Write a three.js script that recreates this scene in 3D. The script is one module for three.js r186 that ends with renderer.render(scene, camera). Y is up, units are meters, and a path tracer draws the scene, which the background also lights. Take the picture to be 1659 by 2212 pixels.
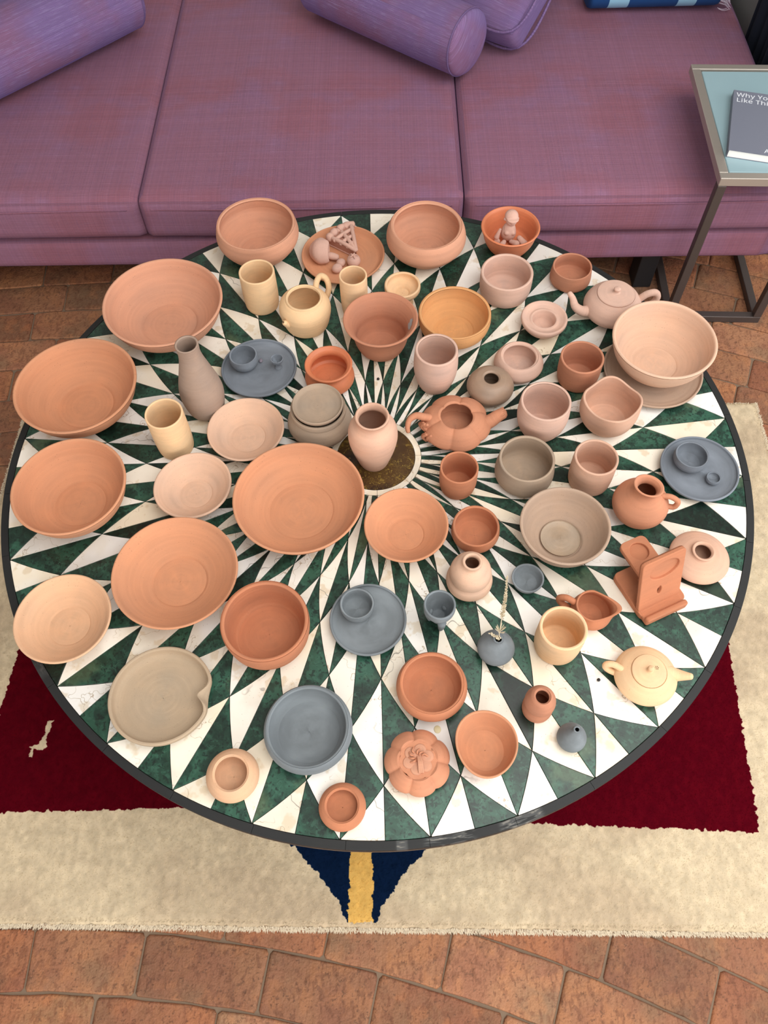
import * as THREE from 'three';
import { RoundedBoxGeometry } from 'three/addons/geometries/RoundedBoxGeometry.js';
import { mergeGeometries, mergeVertices, toCreasedNormals } from 'three/addons/utils/BufferGeometryUtils.js';
import { MarchingCubes } from 'three/addons/objects/MarchingCubes.js';
import { RectAreaLightUniformsLib } from 'three/addons/lights/RectAreaLightUniformsLib.js';

// ---------------------------------------------------------------- camera, light, exposure
const TOP = 0.42;                       // height of the marble table top
const R0 = 0.66;                        // radius of the marble inlay
const scene = new THREE.Scene();
const camera = new THREE.PerspectiveCamera(2 * Math.atan(1106 / 1750.85) * 180 / Math.PI, 1659 / 2212, 0.05, 30);
camera.position.set(0.00616 * R0, TOP + 1.86478 * R0, 1.27402 * R0);
camera.rotation.set(-1.039755, -0.009551, -0.027952, 'YXZ');
const renderer = new THREE.WebGLRenderer({ antialias: true });
renderer.toneMapping = THREE.LinearToneMapping;
renderer.toneMappingExposure = 1.0;
renderer.shadowMap.enabled = true;
scene.background = new THREE.Color(0.88, 0.94, 1.0);
scene.backgroundIntensity = 1.0;
RectAreaLightUniformsLib.init();
function area(x, y, z, w, h, tx, ty, tz, color, intensity) {
  const l = new THREE.RectAreaLight(color, intensity, w, h);
  l.position.set(x, y, z); l.lookAt(tx, ty, tz); scene.add(l); return l;
}
area(1.3, 2.94, 0.9, 2.6, 2.6, 1.3, 0, 0.9001, 0xfffaf2, 3.5);         // daylight of the roof opening
area(3.12, 1.45, 1.0, 2.8, 2.2, 0, 1.45, 1.0, 0xf8f9fb, 2.2);          // daylight of the right window
area(-0.2, 1.45, 3.12, 3.6, 2.3, -0.2, 1.45, 0, 0xfff8ef, 2.3);        // daylight of the open front

// ---------------------------------------------------------------- helpers
function rng(s) { return () => { s = (s + 0x6d2b79f5) | 0; let t = Math.imul(s ^ (s >>> 15), 1 | s); t = (t + Math.imul(t ^ (t >>> 7), 61 | t)) ^ t; return ((t ^ (t >>> 14)) >>> 0) / 4294967296; }; }
const rand = rng(7);
const used = new Map();
function numbered(name) { const n = used.get(name) || 0; used.set(name, n + 1); return n ? name + '_' + String(n).padStart(3, '0') : name; }
const childCount = new WeakMap();
function partName(parent, name) {
  let m = childCount.get(parent); if (!m) childCount.set(parent, m = new Map());
  const n = m.get(name) || 0; m.set(name, n + 1); return n ? name + '_' + String(n).padStart(3, '0') : name;
}
function mesh(name, geo, mat, parent, label) {
  const m = new THREE.Mesh(geo, mat); m.castShadow = m.receiveShadow = true;
  m.name = parent && parent !== scene ? partName(parent, name) : numbered(name);
  (parent || scene).add(m); if (label) m.userData.label = label; return m;
}
function tag(o, label, category, group) { o.userData.label = label; o.userData.category = category; if (group) o.userData.group = group; return o; }
function thing(name, label, category, pos = [0, 0, 0], turn = 0, group) {
  const g = new THREE.Group(); g.name = numbered(name); g.position.set(...pos); g.rotation.y = turn; scene.add(g); return tag(g, label, category, group);
}
function struct(name, geo, mat) { const m = mesh(name, geo, mat, scene); m.userData.kind = 'structure'; return m; }
function box(w, h, d, x = 0, y = 0, z = 0, r = 0) { const g = r ? new RoundedBoxGeometry(w, h, d, 3, r) : new THREE.BoxGeometry(w, h, d); g.translate(x, y, z); return g; }
function tube(pts, r, seg = 24, rad = 10, closed = false) {            // r: number or function of 0..1; round ends
  const c = new THREE.CatmullRomCurve3(pts.map((p) => new THREE.Vector3(...p)), closed);
  const f = typeof r === 'function' ? r : () => r, fr = c.computeFrenetFrames(seg, closed), pos = [], idx = [];
  const rows = [];
  for (let i = 0; i <= seg; i++) rows.push([i / seg, 1, i]);
  if (!closed) { rows.unshift([0, .6, 0], [0, .05, 0]); rows.push([1, .6, seg], [1, .05, seg]); rows[0] = [0, .05, 0, -1]; rows[1] = [0, .7, 0, -.7]; rows[rows.length - 2] = [1, .7, seg, .7]; rows[rows.length - 1] = [1, .05, seg, 1]; }
  for (const [t, k, i, e = 0] of rows) {
    const p = c.getPointAt(t), N = fr.normals[i], B = fr.binormals[i], T = fr.tangents[i], rr = f(t);
    for (let j = 0; j < rad; j++) {
      const a = j / rad * Math.PI * 2, q = p.clone().addScaledVector(N, Math.cos(a) * rr * k).addScaledVector(B, Math.sin(a) * rr * k).addScaledVector(T, e * rr * .6);
      pos.push(q.x, q.y, q.z);
    }
  }
  const n = rows.length;
  for (let i = 0; i < n - 1; i++) for (let j = 0; j < rad; j++) { const a = i * rad + j, b = i * rad + (j + 1) % rad; idx.push(a, b, a + rad, b, b + rad, a + rad); }
  const g = new THREE.BufferGeometry(); g.setAttribute('position', new THREE.Float32BufferAttribute(pos, 3)); g.setIndex(idx);
  const uv = []; for (let i = 0; i < pos.length / 3; i++) uv.push((i % rad) / rad * .2, Math.floor(i / rad) * .02); g.setAttribute('uv', new THREE.Float32BufferAttribute(uv, 2));
  g.computeVertexNormals(); return g;
}
function merge(list) {
  return mergeGeometries(list.map((g) => { const q = g.index ? g.toNonIndexed() : g.clone(); for (const k of Object.keys(q.attributes)) if (!['position', 'normal', 'uv'].includes(k)) q.deleteAttribute(k); if (!q.attributes.uv) q.setAttribute('uv', new THREE.Float32BufferAttribute(new Float32Array(q.attributes.position.count * 2), 2)); return q; }));
}
// signed-distance shapes meshed into one continuous surface
const smin = (a, b, k) => { const h = Math.max(k - Math.abs(a - b), 0) / k; return Math.min(a, b) - h * h * k * .25; };
const sphereD = (p, c, r) => Math.hypot(p[0] - c[0], p[1] - c[1], p[2] - c[2]) - r;
const ellD = (p, c, r) => { const x = (p[0] - c[0]) / r[0], y = (p[1] - c[1]) / r[1], z = (p[2] - c[2]) / r[2]; const k = Math.hypot(x, y, z); return (k - 1) * Math.min(...r); };
const capD = (p, a, b, ra, rb) => {
  const d = [b[0] - a[0], b[1] - a[1], b[2] - a[2]], q = [p[0] - a[0], p[1] - a[1], p[2] - a[2]];
  const t = Math.min(1, Math.max(0, (q[0] * d[0] + q[1] * d[1] + q[2] * d[2]) / (d[0] * d[0] + d[1] * d[1] + d[2] * d[2])));
  return Math.hypot(q[0] - d[0] * t, q[1] - d[1] * t, q[2] - d[2] * t) - (ra + (rb - ra) * t);
};
function sdf(f, c, half, res = 40) {
  const mc = new MarchingCubes(res, new THREE.MeshStandardMaterial(), false, false, 60000); mc.isolation = 0;
  for (let k = 0; k < res; k++) for (let j = 0; j < res; j++) for (let i = 0; i < res; i++)
    mc.field[i + j * res + k * res * res] = -f([c[0] + (i - res / 2) / (res / 2) * half, c[1] + (j - res / 2) / (res / 2) * half, c[2] + (k - res / 2) / (res / 2) * half]);
  mc.update();
  const n = mc.count, p = new Float32Array(n * 3);
  for (let i = 0; i < n; i++) for (let a = 0; a < 3; a++) p[i * 3 + a] = c[a] + mc.positionArray[i * 3 + a] * half;
  let g = new THREE.BufferGeometry(); g.setAttribute('position', new THREE.BufferAttribute(p, 3));
  g = mergeVertices(g, 1e-5); g.computeVertexNormals();
  const uv = new Float32Array(g.attributes.position.count * 2); for (let i = 0; i < uv.length / 2; i++) { uv[2 * i] = g.attributes.position.getX(i) * 5; uv[2 * i + 1] = (g.attributes.position.getZ(i) + g.attributes.position.getY(i)) * 5; }
  g.setAttribute('uv', new THREE.BufferAttribute(uv, 2)); return g;
}

// ---------------------------------------------------------------- textures
function hash(x, y, s) { let h = Math.imul(x, 374761393) + Math.imul(y, 668265263) + Math.imul(s, 974711); h = Math.imul(h ^ (h >>> 13), 1274126177); return ((h ^ (h >>> 16)) >>> 0) / 4294967296; }
function vnoise(x, y, px, py, s) {                                     // value noise, periodic in px, py
  const xi = Math.floor(x), yi = Math.floor(y), fx = x - xi, fy = y - yi, u = fx * fx * (3 - 2 * fx), w = fy * fy * (3 - 2 * fy);
  const m = (a, n) => ((a % n) + n) % n, a = m(xi, px), b = m(xi + 1, px), c = m(yi, py), d = m(yi + 1, py);
  return (hash(a, c, s) * (1 - u) + hash(b, c, s) * u) * (1 - w) + (hash(a, d, s) * (1 - u) + hash(b, d, s) * u) * w;
}
function fbm(u, v, fx, fy, s, oct = 4) { let t = 0, a = .5, n = 0; for (let o = 0; o < oct; o++) { t += a * vnoise(u * fx, v * fy, fx, fy, s + o); n += a; a *= .5; fx *= 2; fy *= 2; } return t / n; }
function tex(w, h, f, srgb = true) {                                   // f(u, v) -> [r, g, b] 0..255
  const d = new Uint8Array(w * h * 4);
  for (let j = 0; j < h; j++) for (let i = 0; i < w; i++) { const c = f(i / w, j / h), k = (j * w + i) * 4; d[k] = Math.max(0, Math.min(255, c[0])); d[k + 1] = Math.max(0, Math.min(255, c[1])); d[k + 2] = Math.max(0, Math.min(255, c[2])); d[k + 3] = 255; }
  const t = new THREE.DataTexture(d, w, h, THREE.RGBAFormat); t.wrapS = t.wrapT = THREE.RepeatWrapping; t.magFilter = THREE.LinearFilter; t.minFilter = THREE.LinearMipmapLinearFilter; t.generateMipmaps = true;
  if (srgb) t.colorSpace = THREE.SRGBColorSpace; t.needsUpdate = true; return t;
}
const mix = (a, b, t) => a.map((x, i) => x + (b[i] - x) * t), sm = (a, b, x) => { const t = Math.min(1, Math.max(0, (x - a) / (b - a))); return t * t * (3 - 2 * t); };
const grey = (v) => [v, v, v];
// thrown clay: u runs round the pot, v up the wall
const clayMap = tex(512, 512, (u, v) => {
  const rings = fbm(u, v, 2, 48, 3, 3), blot = fbm(u, v, 4, 6, 11, 4), fine = hash(Math.floor(u * 512), Math.floor(v * 512), 5);
  let g = 236 + (rings - .5) * 14 + (blot - .5) * 30 + (fine - .5) * 9; if (hash(Math.floor(u * 256), Math.floor(v * 256), 9) > .9985) g -= 60;
  return [g, g - (blot - .5) * 10, g - (blot - .5) * 20];
});
const clayBump = tex(512, 512, (u, v) => grey(128 + (fbm(u, v, 2, 34, 21, 3) - .5) * 105 + (hash(Math.floor(u * 512), Math.floor(v * 512), 31) - .5) * 40), false);
const smearMap = tex(512, 512, (u, v) => { const w = fbm(u + .1 * fbm(u, v, 4, 4, 77), v, 3, 10, 61, 4), g = 232 + (w - .5) * 60; return [g * .99, g, g * 1.02]; });
function veins(u, v, f, s, w) { const a = fbm(u, v, f, f, s, 5), b = fbm(u, v, f * 2, f * 2, s + 50, 4); const k = Math.abs(a - .5 + (b - .5) * .35); return 1 - sm(0, w, k); }
const whiteMarble = tex(1024, 1024, (u, v) => {
  const cloud = fbm(u, v, 5, 5, 101, 5), vein = veins(u, v, 3, 120, .010) * sm(.42, .60, fbm(u, v, 4, 4, 140)), vein2 = veins(u, v, 6, 170, .007) * sm(.46, .62, fbm(u, v, 5, 5, 180));
  let c = mix([248, 246, 241], [232, 229, 222], sm(.4, .7, cloud)); c = mix(c, [240, 228, 204], sm(.52, .72, fbm(u, v, 3, 3, 190)) * .5); c = mix(c, [214, 196, 168], sm(.64, .74, fbm(u, v, 14, 14, 195, 4)) * .5);
  c = mix(c, [122, 118, 112], vein * .8); c = mix(c, [156, 134, 108], vein2 * .65); const dot = hash(Math.floor(u * 512), Math.floor(v * 512), 8) > .9990; return dot ? mix(c, [120, 105, 85], .6) : c;
});
const greenMarble = tex(1024, 1024, (u, v) => {
  const a = fbm(u, v, 7, 7, 201, 6), b = fbm(u + .05 * a, v, 22, 22, 230, 5), d = fbm(u + .05 * b, v + .05 * a, 64, 64, 240, 4); let c = mix([30, 60, 49], [46, 88, 72], sm(.38, .60, a)); c = mix(c, [62, 104, 88], sm(.52, .68, d) * .5); c = mix(c, [20, 40, 35], sm(.52, .68, b) * .55); c = mix(c, [16, 32, 29], sm(.6, .75, fbm(u, v, 90, 90, 245, 2)) * .6);
  c = mix(c, [12, 27, 24], veins(u, v, 8, 255, .007) * .65); c = mix(c, [96, 136, 118], veins(u, v, 6, 260, .006) * .5 * sm(.44, .58, fbm(u, v, 4, 4, 270))); c = mix(c, [110, 122, 92], sm(.66, .76, fbm(u, v, 4, 4, 290, 6)) * .5); return c;
});
const discMap = tex(1024, 1024, (u, v) => {
  const w = fbm(u, v, 12, 12, 330, 3), n = fbm(u + .02 * w, v + .03 * w, 30, 30, 301, 2), m = fbm(u, v, 6, 6, 320, 4), ring = sm(.035, .012, Math.abs(n - .62)), ring2 = sm(.03, .01, Math.abs(n - .34)), fill = sm(.72, .76, n);
  let c = mix([60, 40, 22], [92, 68, 34], m); c = mix(c, [44, 28, 20], sm(.5, .7, fbm(u, v, 5, 5, 350))); c = mix(c, [150, 128, 58], Math.max(ring, ring2 * .6) * .8 * sm(.3, .5, m)); return mix(c, [140, 116, 54], fill * .7);
});
const rimMap = tex(2048, 64, (u, v) => {
  let g = 24 + (fbm(u, v, 64, 4, 400, 3) - .5) * 6, c = [g - 1, g + 2, g + 4];
  const d = (a, w) => sm(w, w * .75, Math.abs(u - a)); // worn patches of filler, by angle round the rim
  const p = Math.max(d(.2455, .0022), Math.max(d(.229, .010), d(.2035, .009)) * sm(.36, .5, fbm(u, v, 200, 5, 410, 3)), d(.4085, .012) * .55);
  return mix(c, mix([84, 86, 86], [150, 147, 138], sm(.56, .74, fbm(u, v, 620, 8, 420, 3))), p * .75);
});
const weave = tex(1024, 1024, (u, v) => {
  const th = hash(0, Math.floor(v * 512), 500), wf = hash(Math.floor(u * 512), 0, 510), cell = ((Math.floor(u * 512) + Math.floor(v * 512)) & 1);
  const slub = sm(.6, .8, fbm(u, v, 24, 340, 520, 2)), slubv = sm(.62, .82, fbm(u, v, 340, 20, 530, 2)), blot = fbm(u, v, 3, 3, 540, 4), blue = sm(.42, .75, fbm(u, v, 3, 4, 560, 4));
  let c = mix([148, 102, 126], [150, 97, 116], sm(.35, .7, blot)); c = mix(c, [140, 110, 152], blue * .6); c = mix(c, [116, 88, 128], slubv * .22); c = mix(c, [166, 130, 158], slub * .2);
  const k = .9 + .12 * cell + (th - .5) * .08 + (wf - .5) * .08; return c.map((x) => x * k);
});
const weaveBump = tex(512, 512, (u, v) => grey(110 + 70 * ((Math.floor(u * 256) + Math.floor(v * 256)) & 1) + (hash(0, Math.floor(v * 256), 601) - .5) * 70), false);
const weaveBlue = tex(1024, 1024, (u, v) => {
  const cell = ((Math.floor(u * 512) + Math.floor(v * 512)) & 1), slub = sm(.58, .78, fbm(u, v, 18, 300, 620, 2)), blot = fbm(u, v, 3, 3, 640, 4);
  let c = mix([122, 99, 150], [132, 94, 130], sm(.42, .75, blot)); c = mix(c, [150, 136, 180], slub * .4); const k = .9 + .14 * cell + (hash(0, Math.floor(v * 512), 630) - .5) * .12; return c.map((x) => x * k);
});
const tileMap = tex(1024, 1024, (u, v) => {
  const a = fbm(u, v, 6, 6, 700, 6), b = fbm(u, v, 18, 18, 720, 6), c0 = fbm(u, v, 5, 5, 740, 6), e = fbm(u + .03 * b, v, 90, 44, 770, 4); let c = mix([184, 137, 105], [168, 118, 93], sm(.3, .7, a));
  c = mix(c, [148, 122, 98], sm(.44, .72, c0) * .7); c = mix(c, [204, 146, 104], sm(.48, .74, b) * .5); c = mix(c, [132, 90, 68], sm(.5, .74, e) * .5); c = mix(c, [108, 78, 60], sm(.66, .8, fbm(u, v, 110, 110, 760, 3)) * .5); return c.map((x) => x * (.92 + .16 * hash(Math.floor(u * 1024), Math.floor(v * 1024), 6)));
});
const tileBump = tex(1024, 1024, (u, v) => grey(255 * (.55 * fbm(u, v, 10, 10, 800, 6) + .3 * fbm(u, v, 60, 24, 820, 4) + .15 * fbm(u, v, 160, 160, 830, 2))), false);
const plasterMap = tex(256, 256, (u, v) => { const g = 226 + (fbm(u, v, 5, 5, 900, 4) - .5) * 22; return [g, g - 2, g - 7]; });

// ---------------------------------------------------------------- materials
const std = (o) => new THREE.MeshStandardMaterial({ roughness: .85, ...o });
const clay = (hex, o = {}) => std({ color: hex, map: clayMap, bumpMap: clayBump, bumpScale: .0007, roughness: .88, ...o });
const M = {
  terra: clay('#d99a75'), terraDeep: clay('#c98461'), rust: clay('#d09070'), terraPale: clay('#dda386'), orange: clay('#e4a971'), red: clay('#df865d', { roughness: .5 }), brown: clay('#c6886b'),
  pink: clay('#dfbaa9'), pinkPale: clay('#e7c0a6'), salmon: clay('#dfb49c'), cream: clay('#f7cfa4'), yellow: clay('#f7d1a4'), sand: clay('#e8ba96'),
  taupe: clay('#bca28e'), umber: clay('#ab9485'), tan: clay('#bda88f'), ash: clay('#b19c88'), greyGloss: clay('#a58b77', { roughness: .42 }), blue: clay('#868d95', { map: smearMap }), slate: clay('#899093', { map: smearMap }),
  toy: clay('#dab1a2', { bumpScale: .0004 }),
};
const marbleW = ['#ffffff', '#fbf6ec', '#eff0f2', '#fdfaf4'].map((c) => std({ color: c, map: whiteMarble, roughness: .3 }));
const marbleG = ['#ffffff', '#f0f4f2', '#ccd4d1', '#8f9a98'].map((c) => std({ color: c, map: greenMarble, roughness: .3 }));
const slateRim = std({ map: rimMap, roughness: .6 });
const grout = std({ color: '#3a352e', roughness: .9 });
const bronze = std({ color: '#6b6054', roughness: .5, metalness: .4 });
const sofaM = new THREE.MeshPhysicalMaterial({ map: weave, bumpMap: weaveBump, bumpScale: .0006, roughness: .9, sheen: .45, sheenColor: new THREE.Color('#8484d8'), sheenRoughness: .5 });
const boltM = new THREE.MeshPhysicalMaterial({ map: weaveBlue, bumpMap: weaveBump, bumpScale: .0008, roughness: .9, sheen: .5, sheenColor: new THREE.Color('#7c80e8'), sheenRoughness: .5 });
const steel = std({ color: '#b3aca4', metalness: .6, roughness: .45 });
const darkSteel = std({ color: '#5a5250', metalness: .6, roughness: .5 });
const blackM = std({ color: '#0d0d12', roughness: .6 });
const plaster = std({ map: plasterMap, roughness: .95 });
const rib = (hex) => std({ color: hex, roughness: .95 });

// ---------------------------------------------------------------- room shell
{
  const W = 3.2, Hh = 3.0, t = .16;
  struct('wall_back', box(2 * W + .4, Hh, t, 0, Hh / 2, -2.6 - t / 2), plaster);
  struct('wall_left', box(t, Hh, 6, -W - t / 2, Hh / 2, .3), plaster);
  const rw = [box(t, .3, 6, W + t / 2, .15, .3), box(t, .4, 6, W + t / 2, 2.8, .3), box(t, 2.3, 2.2, W + t / 2, 1.45, -1.6), box(t, 2.3, .9, W + t / 2, 1.45, 2.85)];
  struct('wall_right', merge(rw), plaster);
  struct('wall_front', merge([box(2 * W, .3, t, 0, .15, 3.2 + t / 2), box(2 * W, .4, t, 0, 2.8, 3.2 + t / 2), box(1.2, 2.3, t, -2.6, 1.45, 3.2 + t / 2), box(1.5, 2.3, t, 2.45, 1.45, 3.2 + t / 2)]), plaster);
  struct('ceiling', merge([box(3.2, t, 6.0, -1.6, Hh + t / 2, .3), box(.6, t, 6.0, 2.9, Hh + t / 2, .3), box(2.6, t, 2.3, 1.3, Hh + t / 2, -1.55), box(2.6, t, 1.1, 1.3, Hh + t / 2, 2.75)]), plaster);
  struct('wall_side', box(.12, Hh, 1.08, 1.20, Hh / 2, -2.06), std({ color: '#8f9499', map: plasterMap, roughness: .95 }));
}
// floor: curved courses of hand-made bricks round a centre in front of the table
{
  const floor = new THREE.Group(); floor.name = 'floor'; floor.userData.kind = 'structure'; scene.add(floor);
  mesh('mortar_bed', box(6.8, .1, 6.2, 0, -.0545, .3), std({ color: '#7d6a58', roughness: .95 }), floor);
  const CX = -.75, CZ = 3.5, pitch = .1027, r = rng(41);
  const mats = ['#e6dcd2', '#d8ccc0', '#c4b8ae', '#e8d6c2', '#d2bcae'].map((c) => std({ color: c, map: tileMap, bumpMap: tileBump, bumpScale: .0055, roughness: .78 }));
  const far = [], cand = [];
  for (let k = -4; k <= 36; k++) {
    const ri = 2.675 + pitch * k + .0017, ro = 2.675 + pitch * (k + 1) - .0017, rm = (ri + ro) / 2, L = .211;
    const base = (k & 1 ? .44 : .31) * 1.0, nT = 22;
    for (let i = -14; i < nT; i++) {
      const s0 = base + i * L + (hash(k + 50, i + 50, 3) - .5) * .03, s1 = base + (i + 1) * L + (hash(k + 50, i + 51, 3) - .5) * .03;
      const a0 = (s0 + .0016) / rm, a1 = (s1 - .0016) / rm, am = (a0 + a1) / 2, mx = CX + rm * Math.sin(am), mz = CZ - rm * Math.cos(am);
      if (mx < -3.1 || mx > 3.1 || mz < -2.5 || mz > 1.6) continue;
      if (Math.abs(mx - .01 + .05 * (mz - .15)) < .80 && mz > -.36 && mz < .56) continue;              // under the rug
      cand.push([ri, ro, a0, a1, mx, mz, hash(k + 9, i + 70, 8)]);
    }
  }
  const seen = (c) => (c[5] > .6 && c[5] < 1.1 && Math.abs(c[4]) < 1.0) || (c[5] < -.3 && c[5] > -1.25 && Math.abs(c[4]) < 1.45) || (c[5] > -.6 && c[5] < .7 && Math.abs(c[4]) < 1.1);
  const brick = ([ri, ro, a0, a1, mx, mz, h]) => {
    const P = [], n = 5, j = (s) => (hash(Math.floor(mx * 1e4), Math.floor(mz * 1e4), s) - .5) * .0032;
    const top = [];                                                    // outline, slightly irregular, corners softened
    for (let q = 0; q <= n; q++) { const a = a0 + (a1 - a0) * (.02 + .96 * q / n), rr = ro + j(q); top.push([CX + rr * Math.sin(a), CZ - rr * Math.cos(a)]); }
    top.push([CX + (ro - .006) * Math.sin(a1), CZ - (ro - .006) * Math.cos(a1)]); top.push([CX + (ri + .006) * Math.sin(a1 + j(20) / 3), CZ - (ri + .006) * Math.cos(a1 + j(20) / 3)]);
    for (let q = n; q >= 0; q--) { const a = a0 + (a1 - a0) * (.02 + .96 * q / n), rr = ri + j(q + 10); top.push([CX + rr * Math.sin(a), CZ - rr * Math.cos(a)]); }
    top.push([CX + (ri + .006) * Math.sin(a0), CZ - (ri + .006) * Math.cos(a0)]); top.push([CX + (ro - .006) * Math.sin(a0 + j(21) / 3), CZ - (ro - .006) * Math.cos(a0 + j(21) / 3)]);
    const m = top.length, pos = [], idx = [], y = -.0012 * h, tilt = (h - .5) * .006;
    const H = (x, z) => y + (x - mx) * tilt + (z - mz) * tilt * .6;
    pos.push(mx, H(mx, mz) + .0006, mz);
    for (const [s, d] of [[.93, .0003], [.975, -.0009], [1, -.0034], [1, -.012]]) for (const [x, z] of top) { const X = mx + (x - mx) * s, Z = mz + (z - mz) * (s * .9 + .1 * s * s); pos.push(X, H(X, Z) + d, Z); }
    for (let q = 0; q < m; q++) idx.push(0, 1 + (q + 1) % m, 1 + q);
    for (let l = 0; l < 3; l++) for (let q = 0; q < m; q++) { const a = 1 + l * m + q, b = 1 + l * m + (q + 1) % m; idx.push(a, b, a + m, b, b + m, a + m); }
    const g = new THREE.BufferGeometry(); g.setAttribute('position', new THREE.Float32BufferAttribute(pos, 3)); g.setIndex(idx);
    const uv = []; for (let q = 0; q < pos.length / 3; q++) uv.push((pos[q * 3] * .96 + h * 7.3) * 2.2, (pos[q * 3 + 2] + h * 3.1) * 2.2); g.setAttribute('uv', new THREE.Float32BufferAttribute(uv, 2)); g.computeVertexNormals();
    return g;
  };
  const near = cand.filter(seen).slice(0, 298), rest = cand.filter((c) => !near.includes(c));
  for (const c of near) mesh('brick', brick(c), mats[Math.floor(c[6] * 4.99)], floor);
  if (rest.length) { const s = mesh('farther_bricks', merge(rest.map(brick)), mats[1], floor); s.userData.kind = 'stuff'; }
}

// ---------------------------------------------------------------- rug
const RUG = { x: .01, z: .15, turn: -.045, w: 1.86, d: 1.2, top: .014 };
{
  const RW = RUG.w, RD = RUG.d, r = rng(5);
  const cs = Math.cos(RUG.turn), sn = Math.sin(RUG.turn);
  const toLocal = (x, z) => { const dx = x - RUG.x, dz = z - RUG.z; return [dx * cs - dz * sn, dx * sn + dz * cs]; };
  const poly = (pts) => pts.map(([x, z]) => toLocal(x, z));
  const redL = poly([[-.775, .13], [-.80, .36], [-.81, .521], [-.41, .524], [-.05, .545], [-.05, -.25], [-.74, -.27]]);
  const redR = poly([[.755, .10], [.733, .244], [.699, .610], [.273, .578], [.05, .57], [.05, -.25], [.79, -.20]]);
  const navy = poly([[-.200, .585], [-.177, .609], [-.124, .667], [-.098, .70], [-.085, .735], [-.03, .737], [-.022, .712], [.003, .684], [.036, .645], [.072, .615], [.10, .56]]);
  const gold = poly([[-.079, .55], [-.077, .615], [-.081, .735], [-.036, .737], [-.033, .617], [-.032, .55]]);
  const beast = poly([[-.694, .345], [-.680, .344], [-.686, .365], [-.688, .385], [-.682, .398], [-.694, .404], [-.708, .402], [-.712, .418], [-.718, .416], [-.716, .402], [-.722, .396], [-.712, .392], [-.700, .394], [-.697, .380], [-.695, .360]]);
  const inside = (p, x, z) => { let c = false; for (let i = 0, j = p.length - 1; i < p.length; j = i++) if ((p[i][1] > z) !== (p[j][1] > z) && x < (p[j][0] - p[i][0]) * (z - p[i][1]) / (p[j][1] - p[i][1]) + p[i][0]) c = !c; return c; };
  const kind = (x, z) => {
    const jx = x + (fbm(x * .5 + .5, z * .5 + .5, 260, 260, 50, 2) - .5) * .009, jz = z + (fbm(x * .5 + .5, z * .5 + .5, 260, 260, 60, 2) - .5) * .009;
    if (inside(gold, jx, jz)) return 3; if (inside(navy, jx, jz)) return 2; if (inside(beast, jx, jz)) return 0; return inside(redL, jx, jz) || inside(redR, jx, jz) ? 1 : 0;
  };
  const COL = [[207, 190, 161], [80, 2, 16], [8, 26, 53], [216, 172, 94]];
  const W = 1536, H = 1024;
  const map = tex(W, H, (u, v) => {
    const x = (u - .5) * RW, z = (v - .5) * RD, k = kind(x, z), n = fbm(u, v, 190, 90, 70, 4), b = fbm(u, v, 7, 5, 80, 4); let c = COL[k];
    if (k === 0) c = mix(c, [176, 156, 132], sm(.5, .72, b) * .6); return c.map((q) => q * (.88 + .22 * n));
  });
  const bump = tex(1024, 1024, (u, v) => grey(255 * (.6 * fbm(u, v, 260, 150, 90, 3) + .4 * fbm(u, v, 60, 40, 95, 3))), false);
  const rug = thing('rug', 'cream wool rug with dark red panels under the round table', 'rug', [RUG.x, 0, RUG.z], RUG.turn);
  const nx = 240, nz = 160, pos = [], uv = [], idx = [], hgt = (x, z) => RUG.top - .003 + .002 * fbm(x + .5, z + .5, 60, 60, 99, 3);
  for (let j = 0; j <= nz; j++) for (let i = 0; i <= nx; i++) {
    let u = i / nx, v = j / nz, e = Math.min(u, 1 - u) * RW, f = Math.min(v, 1 - v) * RD, ed = Math.min(e, f);
    const x = (u - .5) * RW + (e < .001 ? (hash(i, j, 4) - .5) * .006 : 0), z = (v - .5) * RD + (f < .001 ? (hash(i, j, 5) - .5) * .007 : 0);
    pos.push(x, ed < .001 ? .0005 : hgt(x, z) * Math.min(1, .55 + ed / .012 * .45), z); uv.push(u, v);
  }
  for (let j = 0; j < nz; j++) for (let i = 0; i < nx; i++) { const a = j * (nx + 1) + i; idx.push(a, a + nx + 1, a + 1, a + 1, a + nx + 1, a + nx + 2); }
  const g = new THREE.BufferGeometry(); g.setAttribute('position', new THREE.Float32BufferAttribute(pos, 3)); g.setAttribute('uv', new THREE.Float32BufferAttribute(uv, 2)); g.setIndex(idx); g.computeVertexNormals();
  mesh('woven_field', g, new THREE.MeshPhysicalMaterial({ map, bumpMap: bump, bumpScale: .0014, roughness: 1, specularIntensity: .1 }), rug);
  // the pile: tufts over the parts that show
  const blade = new THREE.ConeGeometry(.0013, .0062, 3, 1, true); blade.translate(0, .0030, 0); { const n = blade.attributes.normal; for (let i = 0; i < n.count; i++) n.setXYZ(i, 0, 1, 0); }
  const spots = [];
  for (let q = 0; q < 260000; q++) {
    const x = (r() - .5) * RW, z = (r() - .5) * RD, X = RUG.x + x * cs + z * sn, Z = RUG.z - x * sn + z * cs;
    if (Math.hypot(X, Z) < .60 || (Z < -.2 && Math.abs(X) < .7)) continue; spots.push([x, z]);
  }
  for (let q = 0; q < 5200; q++) spots.push([(r() - .5) * RW, RD / 2 + (r() - .5) * .007]);
  for (let q = 0; q < 5000; q++) spots.push([(r() < .5 ? -1 : 1) * (RW / 2 + (r() - .5) * .006), (r() - .5) * RD]);
  const im = new THREE.InstancedMesh(blade, new THREE.MeshPhysicalMaterial({ roughness: 1, specularIntensity: .1 }), spots.length); im.name = 'pile'; im.userData.kind = 'stuff'; im.castShadow = im.receiveShadow = true; rug.add(im);
  const m4 = new THREE.Matrix4(), qt = new THREE.Quaternion(), eu = new THREE.Euler(), col = new THREE.Color();
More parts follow.
